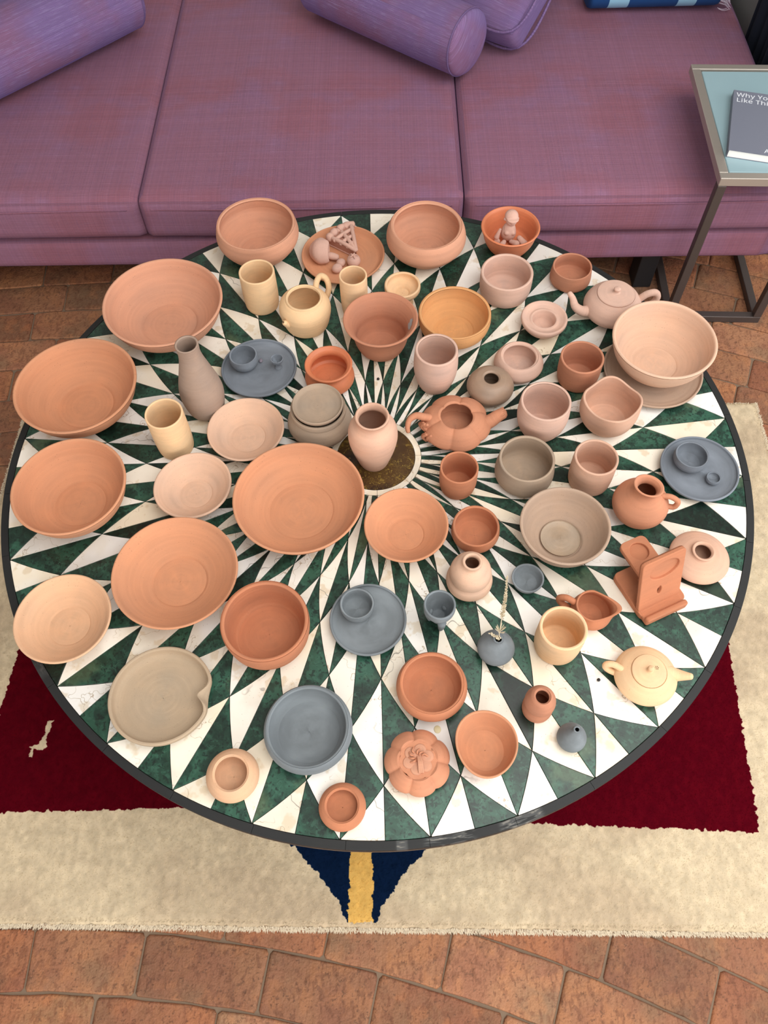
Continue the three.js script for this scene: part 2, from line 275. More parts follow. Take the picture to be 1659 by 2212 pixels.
  spots.forEach(([x, z], i) => {
    const edge = Math.abs(z) > RD / 2 - .004 || Math.abs(x) > RW / 2 - .004; eu.set((r() - .5) * .9 + .5 + (z > RD / 2 - .004 ? .5 : 0), (r() - .5) * 2, (r() - .5) * .9); qt.setFromEuler(eu);
    m4.compose(new THREE.Vector3(x, edge ? .004 : hgt(x, z) - .0012, z), qt, new THREE.Vector3(edge ? 1 : .7, (edge ? .9 : .42) + r() * .25, edge ? 1 : .7)); im.setMatrixAt(i, m4);
    const k = kind(x, z), c = COL[k], b = .95 + .10 * r(), pale = k === 0 && edge ? 1 : 0; col.setRGB(Math.min(1, c[0] / 255 * b * (1 + .08 * pale)), Math.min(1, c[1] / 255 * b * (1 + .10 * pale)), Math.min(1, c[2] / 255 * b * (1 + .15 * pale)), THREE.SRGBColorSpace); im.setColorAt(i, col);
  });
}

// ---------------------------------------------------------------- round table with marble inlay
{
  const t = thing('round_table', 'large round table inlaid with green and white marble in a swirling star', 'table', [0, 0, 0]);
  const R = R0, N = 32, PH = -.125705, r = rng(19);
  const rings = [1, .885, .761, .638, .511, .390, .268, .147], INN = .1262, gap = .00042;
  const ang = (L) => Math.PI / 2 + PH * 0 + (L * Math.PI / N) + 0.0086;
  const curve = (La, ra, Lb, rb, f0, f1, n = 5) => { const o = []; for (let i = 0; i <= n; i++) { const f = f0 + (f1 - f0) * i / n, a = ang(La + (Lb - La) * f), q = (ra + (rb - ra) * f) * R; o.push([q * Math.cos(a), q * Math.sin(a)]); } return o; };
  const pol = (L, q) => { const a = ang(L); return [q * R * Math.cos(a), q * R * Math.sin(a)]; };
  function piece(pts) {
    pts = pts.filter((q, i) => { const b = pts[(i + 1) % pts.length]; return Math.hypot(q[0] - b[0], q[1] - b[1]) > 1e-5; }); let A = 0; const n0 = pts.length; for (let i = 0; i < n0; i++) { const [x, z] = pts[i], [X, Z] = pts[(i + 1) % n0]; A += x * Z - X * z; } if (A < 0) pts = pts.slice().reverse();
    const n = pts.length, off = (d) => pts.map((p, i) => {              // inset outline by d
      const a = pts[(i + n - 1) % n], b = pts[(i + 1) % n]; let ux = p[0] - a[0], uz = p[1] - a[1], l = Math.hypot(ux, uz) || 1; ux /= l; uz /= l; let vx = b[0] - p[0], vz = b[1] - p[1]; l = Math.hypot(vx, vz) || 1; vx /= l; vz /= l;
      let nx = -uz - vz, nz = ux + vx; l = Math.hypot(nx, nz) || 1; nx /= l; nz /= l; const k = Math.min(14, 1 / Math.max(.07, nx * -uz + nz * ux)); return [p[0] + nx * d * k, p[1] + nz * d * k];
    });
    const o1 = off(gap), o2 = off(gap + .0003), up = (r() - .5) * .00016, pos = [], idx = [];
    const sh = new THREE.Shape(o2.map((p) => new THREE.Vector2(p[0], p[1]))), tri = THREE.ShapeUtils.triangulateShape(o2.map((p) => new THREE.Vector2(...p)), []);
    for (const p of o2) pos.push(p[0], up, p[1]); for (const p of o1) pos.push(p[0], up - .0003, p[1]); for (const p of o1) pos.push(p[0], -.006, p[1]);
    for (const f of tri) idx.push(f[0], f[2], f[1]);
    for (let l = 0; l < 2; l++) for (let i = 0; i < n; i++) { const a = l * n + i, b = l * n + (i + 1) % n; idx.push(a, b, a + n, b, b + n, a + n); }
    let g = new THREE.BufferGeometry(); g.setAttribute('position', new THREE.Float32BufferAttribute(pos, 3)); g.setIndex(idx);
    const th = r() * 6.28, c = Math.cos(th), s = Math.sin(th), ox = r() * 3, oz = r() * 3, uv = []; for (let q = 0; q < pos.length / 3; q++) { const x = pos[q * 3], z = pos[q * 3 + 2]; uv.push((x * c - z * s) * 3 + ox, (x * s + z * c) * 3 + oz); }
    g.setAttribute('uv', new THREE.Float32BufferAttribute(uv, 2)); g = toCreasedNormals(g, .3); g.translate(0, TOP, 0); return g;
  }
  const put = (white, pts) => { const h = r(); mesh(white ? 'white_marble_piece' : 'green_marble_piece', piece(pts), white ? marbleW[Math.floor(h * 3.99)] : marbleG[h < .5 ? 0 : h < .75 ? 1 : h < .92 ? 2 : 3], t); };
  for (let L = 0; L < 64; L++) {                                      // sector between radial lines L and L + 1
    const even = L % 2 === 0 ? L : L + 1, odd = L % 2 === 0 ? L + 1 : L, line = (j) => (j % 2 === 0 ? odd : even);
    const put2 = (own, pts) => put(own === L, pts);
    put2(even, [...curve(odd, 1, even, 1, .03, 1, 4), ...curve(even, rings[1], odd, 1, 0, .975)]);
    for (let j = 0; j + 2 < rings.length; j++) { const own = line(j), o = line(j + 1); put2(own, [...curve(own, rings[j], o, rings[j + 1], 0, 1), ...curve(o, rings[j + 1], own, rings[j + 2], 0, 1).slice(1)]); }
    const f = (rings[7] - INN) / (rings[7] - .03);
    put2(odd, [...curve(odd, rings[6], even, rings[7], 0, 1), ...curve(even, rings[7], odd, .03, 0, f, 2).slice(1), pol(odd, INN)]);
  }
  // central roundel
  const ringPart = (a, b, y0, y1, n = 128, s0 = 0, s1 = Math.PI * 2, name, mat, uvf) => {
    const pts = [[a, y0], [a, y1 - .0003], [a + .0003, y1], [b - .0003, y1], [b, y1 - .0003], [b, y0]], pos = [], uv = [], idx = [], m = pts.length;
    for (let i = 0; i <= n; i++) { const th = s0 + (s1 - s0) * i / n; for (const [q, y] of pts) { pos.push(q * Math.cos(th), TOP + y, q * Math.sin(th)); uv.push(...uvf(q, th)); } }
    for (let i = 0; i < n; i++) for (let k = 0; k < m - 1; k++) { const A = i * m + k, B = A + m; idx.push(A, A + 1, B, A + 1, B + 1, B); }
    for (const q of [0, n * m]) for (let k = 1; k < m - 1; k++) idx.push(...(q ? [q, q + k, q + k + 1] : [q, q + k + 1, q + k]));
    let g = new THREE.BufferGeometry(); g.setAttribute('position', new THREE.Float32BufferAttribute(pos, 3)); g.setAttribute('uv', new THREE.Float32BufferAttribute(uv, 2)); g.setIndex(idx); g = toCreasedNormals(g, .5);
    return mesh(name, g, mat, t);
  };
  const planar = (k) => (q, th) => [q * Math.cos(th) * k, q * Math.sin(th) * k];
  for (let i = 0; i < 8; i++) ringPart(.1088 * R + gap, INN * R - gap, -.006, 0, 16, i * Math.PI / 4 + .004, (i + 1) * Math.PI / 4 - .004, 'roundel_border_piece', marbleW[1], planar(7));
  { const g = new THREE.CylinderGeometry(.1088 * R - gap, .1088 * R - gap, .006, 96); g.translate(0, TOP - .003, 0); const p = g.attributes.position, uv = g.attributes.uv; for (let i = 0; i < p.count; i++) uv.setXY(i, p.getX(i) * 5, p.getZ(i) * 5); mesh('roundel', g, std({ map: discMap, roughness: .3 }), t, 'brown and gold figured stone roundel at the centre'); }
  // slate rim
  for (let i = 0; i < 32; i++) { const s0 = ang(2 * i + 1) + .0004 + (hash(i, 1, 2) - .5) * .03, s1 = ang(2 * i + 3) - .0004 + (hash((i + 1) % 32, 1, 2) - .5) * .03; ringPart(R + gap, R * 1.0195, -.012, .0002, 12, s0, s1, 'rim_piece', slateRim, (q, th) => [th / (Math.PI * 2), (q - R) / (R * .0195)]); }
  { const pts = [[0, -.03], [R * 1.015, -.03], [R * 1.018, -.026], [R * 1.018, -.0135], [R * 1.016, -.0125], [0, -.0125]].map((p) => new THREE.Vector2(...p)); const g = new THREE.LatheGeometry(pts, 160); g.translate(0, TOP, 0); mesh('edge_band', g, bronze, t, 'dull bronze metal edge band'); }
  { const g = new THREE.CylinderGeometry(R * 1.012, R * 1.012, .0072, 160); g.translate(0, TOP - .0092, 0); mesh('bedding', g, grout, t); }
  { const g = new THREE.LatheGeometry([[0, .0135], [.26, .0135], [.26, .03], [.13, .06], [.1, .12], [.1, .3], [.2, .37], [.24, TOP - .03]].map((p) => new THREE.Vector2(...p)), 48); mesh('pedestal', g, blackM, t); }
}

// ---------------------------------------------------------------- sofa, cushions, blanket
const SOFA = { z: -.825, turn: -.029 };
function uvBox(g, k = 2) {                                             // triplanar uv in metres
  const p = g.attributes.position, n = g.attributes.normal, uv = new Float32Array(p.count * 2);
  for (let i = 0; i < p.count; i++) { const a = Math.abs(n.getX(i)), b = Math.abs(n.getY(i)), c = Math.abs(n.getZ(i)); const [u, v] = b >= a && b >= c ? [p.getX(i), p.getZ(i)] : c >= a ? [p.getX(i), p.getY(i)] : [p.getZ(i), p.getY(i)]; uv[2 * i] = u * k; uv[2 * i + 1] = v * k; }
  g.setAttribute('uv', new THREE.BufferAttribute(uv, 2)); return g;
}
// a soft block: superellipse rounding, swelling faces
function softBox(w, h, d, rad, puff = .012, seed = 1, nx = 40, ny = 14, nz = 40, rx = rad) {
  const g = new THREE.BoxGeometry(w, h, d, nx, ny, nz), p = g.attributes.position;
  for (let i = 0; i < p.count; i++) {
    let x = p.getX(i), y = p.getY(i), z = p.getZ(i); const cx = Math.max(-w / 2 + rx, Math.min(w / 2 - rx, x)), cy = Math.max(-h / 2 + rad, Math.min(h / 2 - rad, y)), cz = Math.max(-d / 2 + rad, Math.min(d / 2 - rad, z));
    const dx = (x - cx) * rad / rx, dy = y - cy, dz = z - cz, l = Math.hypot(dx, dy, dz); if (l > 1e-6) { x = cx + dx / l * rx; y = cy + dy / l * rad; z = cz + dz / l * rad; }
    const kx = 1 - (2 * x / w) ** 2, kz = 1 - (2 * z / d) ** 2, ky = 1 - (2 * y / h) ** 2;
    y += Math.sign(y) * puff * Math.max(0, kx) * Math.max(0, kz); z += Math.sign(z) * puff * .6 * Math.max(0, kx) ** .5 * Math.max(0, ky) * (Math.abs(z) > d * .45 ? 1 : 0);
    y += (fbm(x * .3 + .5, z * .3 + .5, 8, 8, seed, 3) - .5) * .006;
    p.setXYZ(i, x, y, z);
  }
  let q = mergeVertices((g.deleteAttribute('normal'), g.deleteAttribute('uv'), g), 1e-5); q.computeVertexNormals(); return uvBox(q, 2.2);
}
{
  const s = thing('sofa', 'long low daybed sofa in purple woven fabric behind the table', 'sofa', [0, 0, SOFA.z], SOFA.turn);
  const x0 = -1.78, x1 = 1.075, D = 1.5;
  const base = softBox(x1 - x0, .10, D - .012, .024, .004, 3, 60, 8, 24); base.translate((x0 + x1) / 2, .164, -D / 2); mesh('base', base, sofaM, s);
  const cuts = [x0, -.565, .238, x1];
  for (let i = 0; i < 3; i++) {
    const w = cuts[i + 1] - cuts[i] - .0008, g = softBox(w, .1225, D, .030, .008, 10 + i, 60, 12, 60, .0045); g.translate((cuts[i] + cuts[i + 1]) / 2, .2755, -D / 2 + .006); mesh('seat_cushion', g, sofaM, s);
  }
  for (let i = 0; i < 3; i++) { const a = cuts[i] + .03, b = cuts[i + 1] - .03; mesh('piping', uvBox(tube([[a, .3105, .0055], [a + (b - a) * .3, .3105, .0095], [a + (b - a) * .7, .3105, .0095], [b, .3105, .0055]], .0026, 40, 6), 2.2), sofaM, s); }
  for (const [x, z] of [[.757, -.055], [-1.10, -.055], [.757, -1.4], [-1.10, -1.4]]) mesh('foot', box(.05, .113, .06, x, .0565, z, .003), blackM, s);
}
function bolster(label, a, b, R, seed) {
  const A = new THREE.Vector3(...a), B = new THREE.Vector3(...b), L = A.distanceTo(B), t = thing('bolster', label, 'cushion', a), dir = B.clone().sub(A).normalize();
  t.quaternion.setFromUnitVectors(new THREE.Vector3(0, 1, 0), dir);
  const prof = [[.001, -.012], [R * .4, -.010], [R * .75, -.004], [R * .93, .004], [R * .99, .016], [R * 1.0, .03], [R * 1.015, L * .3], [R * 1.02, L * .5], [R * 1.015, L * .7], [R, L - .03], [R * .99, L - .016], [R * .93, L - .004], [R * .75, L + .004], [R * .4, L + .010], [.001, L + .012]];
  const c = new THREE.SplineCurve(prof.map((p) => new THREE.Vector2(...p))).getPoints(110), g = new THREE.LatheGeometry(c, 64), p = g.attributes.position, uv = g.attributes.uv;
  for (let i = 0; i < p.count; i++) { const y = p.getY(i), th = Math.atan2(p.getX(i), p.getZ(i)), k = 1 + (fbm(th / 6.2832 + .5, y / 1.2 + .5, 6, 5, seed, 3) - .5) * .05; p.setX(i, p.getX(i) * k); p.setZ(i, p.getZ(i) * k); const e = Math.min(y, L - y) < .012; uv.setXY(i, e ? p.getX(i) * 2.4 : y * 2.4, e ? p.getZ(i) * 2.4 : (uv.getX(i)) * Math.round(2 * Math.PI * R * 2.4 * 4) / 4); }
  g.computeVertexNormals(); mesh('cover', g, boltM, t);
  for (const y of [.014, L - .014]) { const q = new THREE.TorusGeometry(R * .992, .0022, 6, 64); q.rotateX(Math.PI / 2); q.translate(0, y, 0); mesh('piping', q, boltM, t); }
  return t;
}
const SEAT = .3475;
bolster('purple bolster lying askew in the middle of the sofa', [.285, SEAT + .088, -1.285], [-.125, SEAT + .088, -1.645], .083, 31);
bolster('blue violet bolster at the left end of the sofa', [-.652, SEAT + .0995, -1.590], [-1.20, SEAT + .0995, -1.075], .094, 37);
{
  const t = thing('square_cushion', 'violet box cushion leaning behind the middle bolster', 'cushion', [.435, SEAT + .012, -1.37], -.72);
  const g = softBox(.46, .085, .46, .02, .03, 51, 30, 10, 30); g.translate(-.23, .0425, -.23); const inner = new THREE.Group(); g.rotateX(.62); mesh('cover', g, boltM, t);
  const pip = (y) => { const q = [[-.45, y, -.01], [-.23, y, -.004], [-.01, y, -.01], [-.004, y, -.23], [-.01, y, -.45], [-.23, y, -.456], [-.45, y, -.45], [-.456, y, -.23]]; const e = tube(q, .0035, 80, 6, true); e.rotateX(.62); return e; };
  mesh('piping', pip(.082), boltM, t); mesh('piping', pip(.003), boltM, t);
  const t2 = thing('square_cushion', 'violet cushion tucked behind the left bolster', 'cushion', [-1.04, SEAT + .032, -1.90], .75);
  const g2 = softBox(.5, .1, .46, .03, .03, 53, 30, 10, 30); g2.translate(0, .05, 0); mesh('cover', g2, boltM, t2);
}
{
  const t = thing('rolled_blanket', 'navy rolled blanket with light blue stripes on the sofa', 'blanket', [.852, SEAT + .001, -1.618], -.01), R = .055;
  const navy = rib('#0d3f78'), sky = rib('#8fc0dc'), seg = [[-.20, -.142, navy], [-.142, -.085, sky], [-.085, .055, navy], [.055, .108, sky], [.108, .185, navy]];
  for (const [a, b, m] of seg) {
    const n = 10, prof = []; for (let i = 0; i <= n; i++) { const y = a + (b - a) * i / n, e = Math.min(y + .20, .185 - y), k = e < .015 ? Math.sqrt(Math.max(0, 1 - (1 - e / .015) ** 2)) * .25 + .75 : 1; prof.push(new THREE.Vector2(R * k, y)); }
    if (a < -.199) prof.unshift(new THREE.Vector2(.001, a)); if (b > .184) prof.push(new THREE.Vector2(.001, b));
    const g = new THREE.LatheGeometry(prof, 48); g.rotateZ(-Math.PI / 2); g.scale(1, .82, 1.15); g.translate(0, R * .82, 0); const q = g.attributes.position; mesh(m === navy ? 'navy_band' : 'blue_band', g, m, t);
  }
  const fr = [], r = rng(3); for (let i = 0; i < 46; i++) { const z = .055 - i * .0012 + (r() - .5) * .004, y = .006 + r() * .05; fr.push(tube([[.180, y, z], [.195, y - .004, z + .002], [.208 + r() * .008, Math.max(.003, y - .02), z + (r() - .5) * .01]], .0008, 5, 4)); }
  const f = mesh('fringe', merge(fr), rib('#cfc2d4'), t); f.userData.kind = 'stuff';
}
// ---------------------------------------------------------------- side table and book, dark curtain
{
  const t = thing('side_table', 'steel framed side table with frosted glass top over the sofa', 'table', [.806, 0, -.708], -.072), w = .335, d = .43, b = .021, h = .452;
  const bar = (n, ...a) => mesh(n, box(...a, .002), steel, t), dark = (n, ...a) => mesh(n, box(...a, .002), darkSteel, t);
  bar('frame_bar', w, b, b, w / 2 - b / 2, h - b / 2, 0); bar('frame_bar', w, b, b, w / 2 - b / 2, h - b / 2, -d + b / 2);
  bar('frame_bar', b, b, d - b * 1.5, 0, h - b / 2, -d / 2 + b * .25); bar('frame_bar', b, b, d - b * 1.5, w - b, h - b / 2, -d / 2 + b * .25);
  dark('leg', b, h - 2 * b, b, 0, h / 2, 0); dark('leg', b, h - 2 * b, b, .232, h / 2, 0);
  dark('floor_bar', .232 + b, b, b, .116, b / 2, 0); dark('runner', b, b, d * .92, 0, b / 2, -d * .46 - b / 2); dark('runner', b, b, d * .92, .232, b / 2, -d * .46 - b / 2);
  const gl = new RoundedBoxGeometry(w - 2 * b - .004, .007, d - b - .02, 3, .003); gl.translate(w / 2 - b / 2, h - .006, -d / 2 + b * .25); mesh('glass_top', gl, new THREE.MeshPhysicalMaterial({ color: '#a8c8d2', roughness: .35, transmission: .25, thickness: 0 }), t);
  mesh('glass_ledge', merge([box(w - 2 * b, .003, .012, w / 2 - b / 2, h - .0115, -.0165), box(w - 2 * b, .003, .012, w / 2 - b / 2, h - .0115, -d + b * .5 + .0165)]), steel, t);
  // book lying on the glass
  const bk = thing('book', 'grey paperback book on the glass side table', 'book', [.826, h - .0022, -.775], -.30);
  const bw = .15, bd = .235, bh = .018;
  mesh('pages', box(bw - .003, bh - .0014, bd - .003, bw / 2, bh / 2, -bd / 2), rib('#f4f2ee'), bk);
  const cov = std({ color: '#6f7484', roughness: .55 });
  const cv = document.createElement('canvas'); cv.width = 640; cv.height = 1000; const cx = cv.getContext('2d'); cx.fillStyle = '#767b8b'; cx.fillRect(0, 0, 640, 1000); cx.fillStyle = '#e8edf6'; cx.font = '94px sans-serif'; cx.fillText('Why You', 26, 105); cx.fillText('Like This', 26, 195); cx.font = '84px sans-serif'; cx.fillText('Al', 330, 965);
  const ct = new THREE.CanvasTexture(cv); ct.colorSpace = THREE.SRGBColorSpace;
  const top = box(bw, .0007, bd, bw / 2, bh - .00035, -bd / 2); mesh('front_cover', top, [cov, cov, std({ map: ct, roughness: .5 }), cov, cov, cov], bk);
  mesh('back_cover', box(bw, .0007, bd, bw / 2, .00035, -bd / 2), cov, bk); mesh('spine', box(.0008, bh, bd, -.0004, bh / 2, -bd / 2), cov, bk);
}
{
  const pts = []; for (let i = 0; i <= 40; i++) pts.push([1.125 + .010 * Math.sin(i * 1.1), -1.512 + i * .0078]);
  const pos = [], idx = []; for (const [x, z] of pts) for (let j = 0; j <= 8; j++) pos.push(x + .01 * (1 - j / 8) * Math.sin(z * 30), .004 + j * .27, z);
  for (const [x, z] of pts) for (let j = 0; j <= 8; j++) pos.push(x + .004 + .01 * (1 - j / 8) * Math.sin(z * 30), .004 + j * .27, z);
  const n = pts.length * 9; for (let i = 0; i < 40; i++) for (let j = 0; j < 8; j++) { const a = i * 9 + j; idx.push(a, a + 1, a + 9, a + 1, a + 10, a + 9, n + a, n + a + 9, n + a + 1, n + a + 1, n + a + 9, n + a + 10); }
  const g = new THREE.BufferGeometry(); g.setAttribute('position', new THREE.Float32BufferAttribute(pos, 3)); g.setIndex(idx); g.computeVertexNormals(); tag(mesh('curtain', g, rib('#0b1426'), scene), 'dark navy curtain beside the right end of the sofa', 'curtain');
}

// ---------------------------------------------------------------- pottery
const PR = {
  wide: [[.42, 0], [.68, .2], [.87, .5], [.96, .8], [1, 1]], shal: [[.34, 0], [.58, .22], [.80, .55], [.94, .83], [1, 1]], round: [[.5, 0], [.74, .12], [.97, .4], [1.05, .62], [1.03, .85], [1, 1]],
  incurve: [[.55, 0], [.85, .12], [1.1, .4], [1.16, .58], [1.1, .85], [1, 1]], cyl: [[.9, 0], [.97, .06], [1.01, .3], [1.01, .6], [1, 1]], cup: [[.62, 0], [.78, .06], [.97, .3], [1.04, .55], [1.03, .8], [1, 1]],
  cupb: [[.82, 0], [.95, .05], [1.05, .2], [1.06, .45], [1.02, .8], [1, 1]], straight: [[.8, 0], [.9, .06], [.98, .3], [1, .6], [1, 1]], flare: [[.5, 0], [.62, .12], [.72, .35], [.75, .55], [.82, .75], [.93, .92], [1, 1]],
  belbowl: [[.55, 0], [.68, .1], [.83, .4], [.9, .65], [.95, .88], [1, 1]], orange: [[.5, 0], [.7, .12], [.93, .4], [1, .65], [1.01, .85], [1, 1]], plate: [[.6, 0], [.8, .12], [.95, .6], [1, 1]],
  vase: [[.88, 0], [1, .08], [1.28, .35], [1.42, .58], [1.33, .76], [1, .87], [.93, .93], [1, 1]], bottle: [[1.25, 0], [1.7, .08], [2, .28], [1.9, .42], [1.5, .6], [1.08, .78], [.95, .88], [.98, .96], [1, 1]],
  fatpot: [[.7, 0], [.9, .06], [1.1, .2], [1.02, .5], [.86, .75], [.9, .9], [1, 1]], sphere: [[1.6, 0], [2.3, .1], [2.8, .45], [2.5, .75], [1.8, .95], [1, 1]], inbowl: [[.95, 0], [1.2, .1], [1.47, .4], [1.45, .6], [1.25, .85], [1, 1]],
  jug: [[1, 0], [1.4, .08], [1.78, .3], [1.72, .5], [1.25, .7], [.85, .8], [.8, .87], [.92, .96], [1, 1]], squat: [[1.6, 0], [2.2, .08], [2.7, .35], [2.5, .55], [1.7, .75], [1.05, .83], [.9, .9], [1, 1]],
  dbl: [[1.9, 0], [2.35, .08], [2.45, .2], [2.34, .31], [2.04, .385], [2.04, .40], [2.18, .47], [2.08, .64], [1.6, .79], [1.05, .87], [.95, .94], [1, 1]], onrim: [[.45, 0], [.65, .1], [.85, .4], [.95, .72], [1, 1]], deepstr: [[.72, 0], [.86, .1], [.96, .35], [1, .65], [1.01, .85], [1, 1]],
  bud: [[1.8, 0], [3.2, .1], [3.75, .3], [3.4, .5], [2.2, .75], [1.2, .9], [1, 1]], cone: [[2.4, 0], [3.4, .1], [3.6, .22], [3.2, .42], [2.2, .68], [1.3, .88], [1, 1]], tv: [[1.75, 0], [1.86, .05], [1.90, .24], [1.62, .42], [1.66, .46], [1.90, .56], [1.82, .74], [1.45, .92], [1.15, .985], [1, 1]],
  teap: [[.95, 0], [1.25, .07], [1.7, .3], [1.75, .5], [1.5, .75], [1.15, .93], [1, 1]], teapw: [[1.05, 0], [1.35, .08], [1.55, .3], [1.7, .6], [1.6, .8], [1.25, .95], [1, 1]],
  jarg: [[.75, 0], [1, .08], [1.2, .30], [1.17, .48], [1.03, .68], [1.0, .70], [1.05, .75], [1.05, .86], [1.02, .9]], goblet: [[.6, 0], [.45, .1], [.32, .3], [.5, .5], [.85, .7], [1, 1]],
  footdish: [[.62, 0], [.55, .1], [.42, .3], [.5, .5], [.85, .62], [1, .78], [1, 1]], legcup: [[.42, 0], [.5, .18], [.72, .42], [.9, .6], [1, .8], [1, 1]],
};
const V2 = (a) => a.map((p) => new THREE.Vector2(p[0], p[1]));
// outer wall -> rounded rim -> inner wall -> floor
function potProfile(pr, R, H, b, th, floorT) {
  const outer = new THREE.SplineCurve(V2(pr.map(([q, y]) => [(q < 1 ? q : 1 + (q - 1) * b) * R, y * H]))).getPoints(pr.length * 7), pts = [[.0005, .0004], [outer[0].x * .55, .0004], [outer[0].x * .96, 0]];
  const off = [];
  outer.forEach((p, i) => {
    const a = outer[Math.max(0, i - 1)], c = outer[Math.min(outer.length - 1, i + 1)]; let tx = c.x - a.x, ty = c.y - a.y; const l = Math.hypot(tx, ty) || 1; tx /= l; ty /= l;
    off.push([p.x - ty * th, p.y + tx * th, -ty, tx]); if (i < outer.length - 1) pts.push([Math.max(.0004, p.x), Math.max(0, p.y)]);
  });
  const e = outer[outer.length - 1], [, , nx, ny] = off[off.length - 1], tx = ny, ty = -nx; // round lip
  for (let k = 0; k <= 6; k++) { const a = k / 6 * Math.PI, s = th / 2; pts.push([e.x + nx * s - nx * s * Math.cos(a) + tx * s * Math.sin(a) * .8, e.y - th * .4 + ny * s - ny * s * Math.cos(a) + ty * s * Math.sin(a) * .8]); }
  const inner = []; for (let i = off.length - 2; i >= 0; i--) { const [x, y] = off[i]; if (y > floorT + .0015 && x > .003 && y < e.y - th * .35) inner.push([x, y]); }
  pts.push(...inner); const last = inner[inner.length - 1] || [R - th, H / 2];
  const fr = Math.max(last[0] - (last[1] - floorT) * .9, last[0] * .5); pts.push([fr + (last[0] - fr) * .4, floorT + (last[1] - floorT) * .25], [fr, floorT + .0002], [fr * .5, floorT], [.0005, floorT - .0002]);
  return pts;
}
let potSeed = 100;
function lathe(pts, o = {}) {
  const g = new THREE.LatheGeometry(V2(pts), o.seg || 72), p = g.attributes.position, uv = g.attributes.uv, n = pts.length, len = [0]; for (let i = 1; i < n; i++) len.push(len[i - 1] + Math.hypot(pts[i][0] - pts[i - 1][0], pts[i][1] - pts[i - 1][1]));
  const seed = potSeed++, ox = hash(seed, 1, 1), oy = hash(seed, 2, 1), f1 = hash(seed, 3, 1) * 6, w = o.wob ?? .006, H = Math.max(...pts.map((q) => q[1]));
  for (let i = 0; i < p.count; i++) {
    const j = i % n, k = Math.floor(i / n), th = k / (o.seg || 72) * Math.PI * 2; let x = p.getX(i), y = p.getY(i), z = p.getZ(i), s = 1 + w * Math.sin(2 * th + f1) * (y / H) + w * .5 * Math.sin(3 * th + 2 * f1) * (y / H);
    x *= s; z *= s; if (o.warp) [x, y, z] = o.warp(x, y, z, th, j, len[j] / len[n - 1]); p.setXYZ(i, x, y, z); uv.setXY(i, uv.getX(i) * 2 + ox, len[j] * 5.2 + oy);
  }
  g.computeVertexNormals();
  const nn = g.attributes.normal, seg = o.seg || 72; for (let j = 0; j < n; j++) { const a = j, b = seg * n + j; const v = new THREE.Vector3(nn.getX(a) + nn.getX(b), nn.getY(a) + nn.getY(b), nn.getZ(a) + nn.getZ(b)).normalize(); nn.setXYZ(a, v.x, v.y, v.z); nn.setXYZ(b, v.x, v.y, v.z); }
  return g;
}
function potGeo(kind, R, H, b = 1, o = {}) { const th = o.th ?? .0045; return lathe(potProfile(PR[kind], R, H, b, th, o.floor ?? .006), o); }
const CLAYTOP = TOP + .0004;
function pot(name, kind, x, z, R, H, b, mat, label, category, o = {}) {
  const m = mesh(name, potGeo(kind, R, H, b, o), mat, scene); m.position.set(x, o.y ?? CLAYTOP, z); if (o.turn) m.rotation.y = o.turn; return tag(m, label, category);
}
// large and small bowls
pot('bowl', 'round', -.2343, -.5475, .0814, .0782, 1.31, M.terraPale, 'deep rounded terracotta bowl farthest back on the left, behind the yellow tumbler', 'bowl', { th: .006 });
pot('bowl', 'wide', -.4099, -.3413, .1187, .0700, 1, M.terraPale, 'wide terracotta bowl with smeared inside, behind the tall bottle vase', 'bowl', { th: .0055 });
pot('bowl', 'wide', -.5493, -.1380, .1126, .0700, 1, M.terra, 'large terracotta bowl at the left rim of the table, the upper of two', 'bowl', { th: .0055 });
pot('bowl', 'wide', -.5262, .0822, .0979, .0680, 1, M.terra, 'large terracotta bowl at the left rim of the table, the lower of two', 'bowl', { th: .005 });
pot('bowl', 'wide', -.1341, .1133, .1120, .0560, 1, M.terra, 'largest terracotta bowl near the brown centre of the table', 'bowl', { th: .0045 });
pot('bowl', 'shal', .0472, .1684, .0716, .0420, 1, M.terra, 'shallow terracotta bowl just below the brown roundel', 'bowl', { th: .004 });
pot('bowl', 'shal', -.3346, .2428, .1025, .0460, 1, M.terra, 'broad shallow terracotta dish with a raised circle inside, above the folded plate', 'bowl', { th: .004 });
pot('bowl', 'shal', -.5073, .3154, .0771, .0400, 1, M.sand, 'pale sand coloured bowl overhanging the lower left rim', 'bowl', { th: .004 });
pot('bowl', 'shal', -.2361, -.0489, .0707, .0340, 1, M.pinkPale, 'pale pink shallow bowl beside the lidded grey jar', 'bowl', { th: .004 });
pot('bowl', 'shal', -.3222, .0704, .0682, .0360, 1, M.pinkPale, 'pale pink shallow bowl just below the yellow tumbler and bottle vase', 'bowl', { th: .0045 });
pot('bowl', 'incurve', .1229, -.5322, .0741, .0726, .90, M.terraPale, 'wide terracotta bowl with inturned rim at the back, right of the food plate', 'bowl', { th: .0065 });
pot('bowl', 'flare', .0181, -.2621, .0714, .0816, 1, M.brown, 'brown terracotta bowl with flared rim and a grey smear inside', 'bowl', { th: .0045 });
pot('bowl', 'orange', .1649, -.2956, .0707, .0580, 1, M.orange, 'bright orange rounded bowl behind the tall pink cup', 'bowl', { th: .0055 });
pot('bowl', 'straight', .2790, -.4013, .0534, .0583, 1, M.pink, 'pink straight-sided bowl in front of the bowl with the figurine', 'bowl', { th: .006 });
pot('bowl', 'cupb', .4194, -.4296, .0400, .0399, .95, M.brown, 'small terracotta bowl at the back right, behind the pink teapot', 'bowl', { th: .0035 });
pot('bowl', 'belbowl', .3017, -.5377, .0624, .0560, 1, M.red, 'orange red bowl with a clay figurine sitting in it', 'bowl', { th: .0045, floor: .013 });
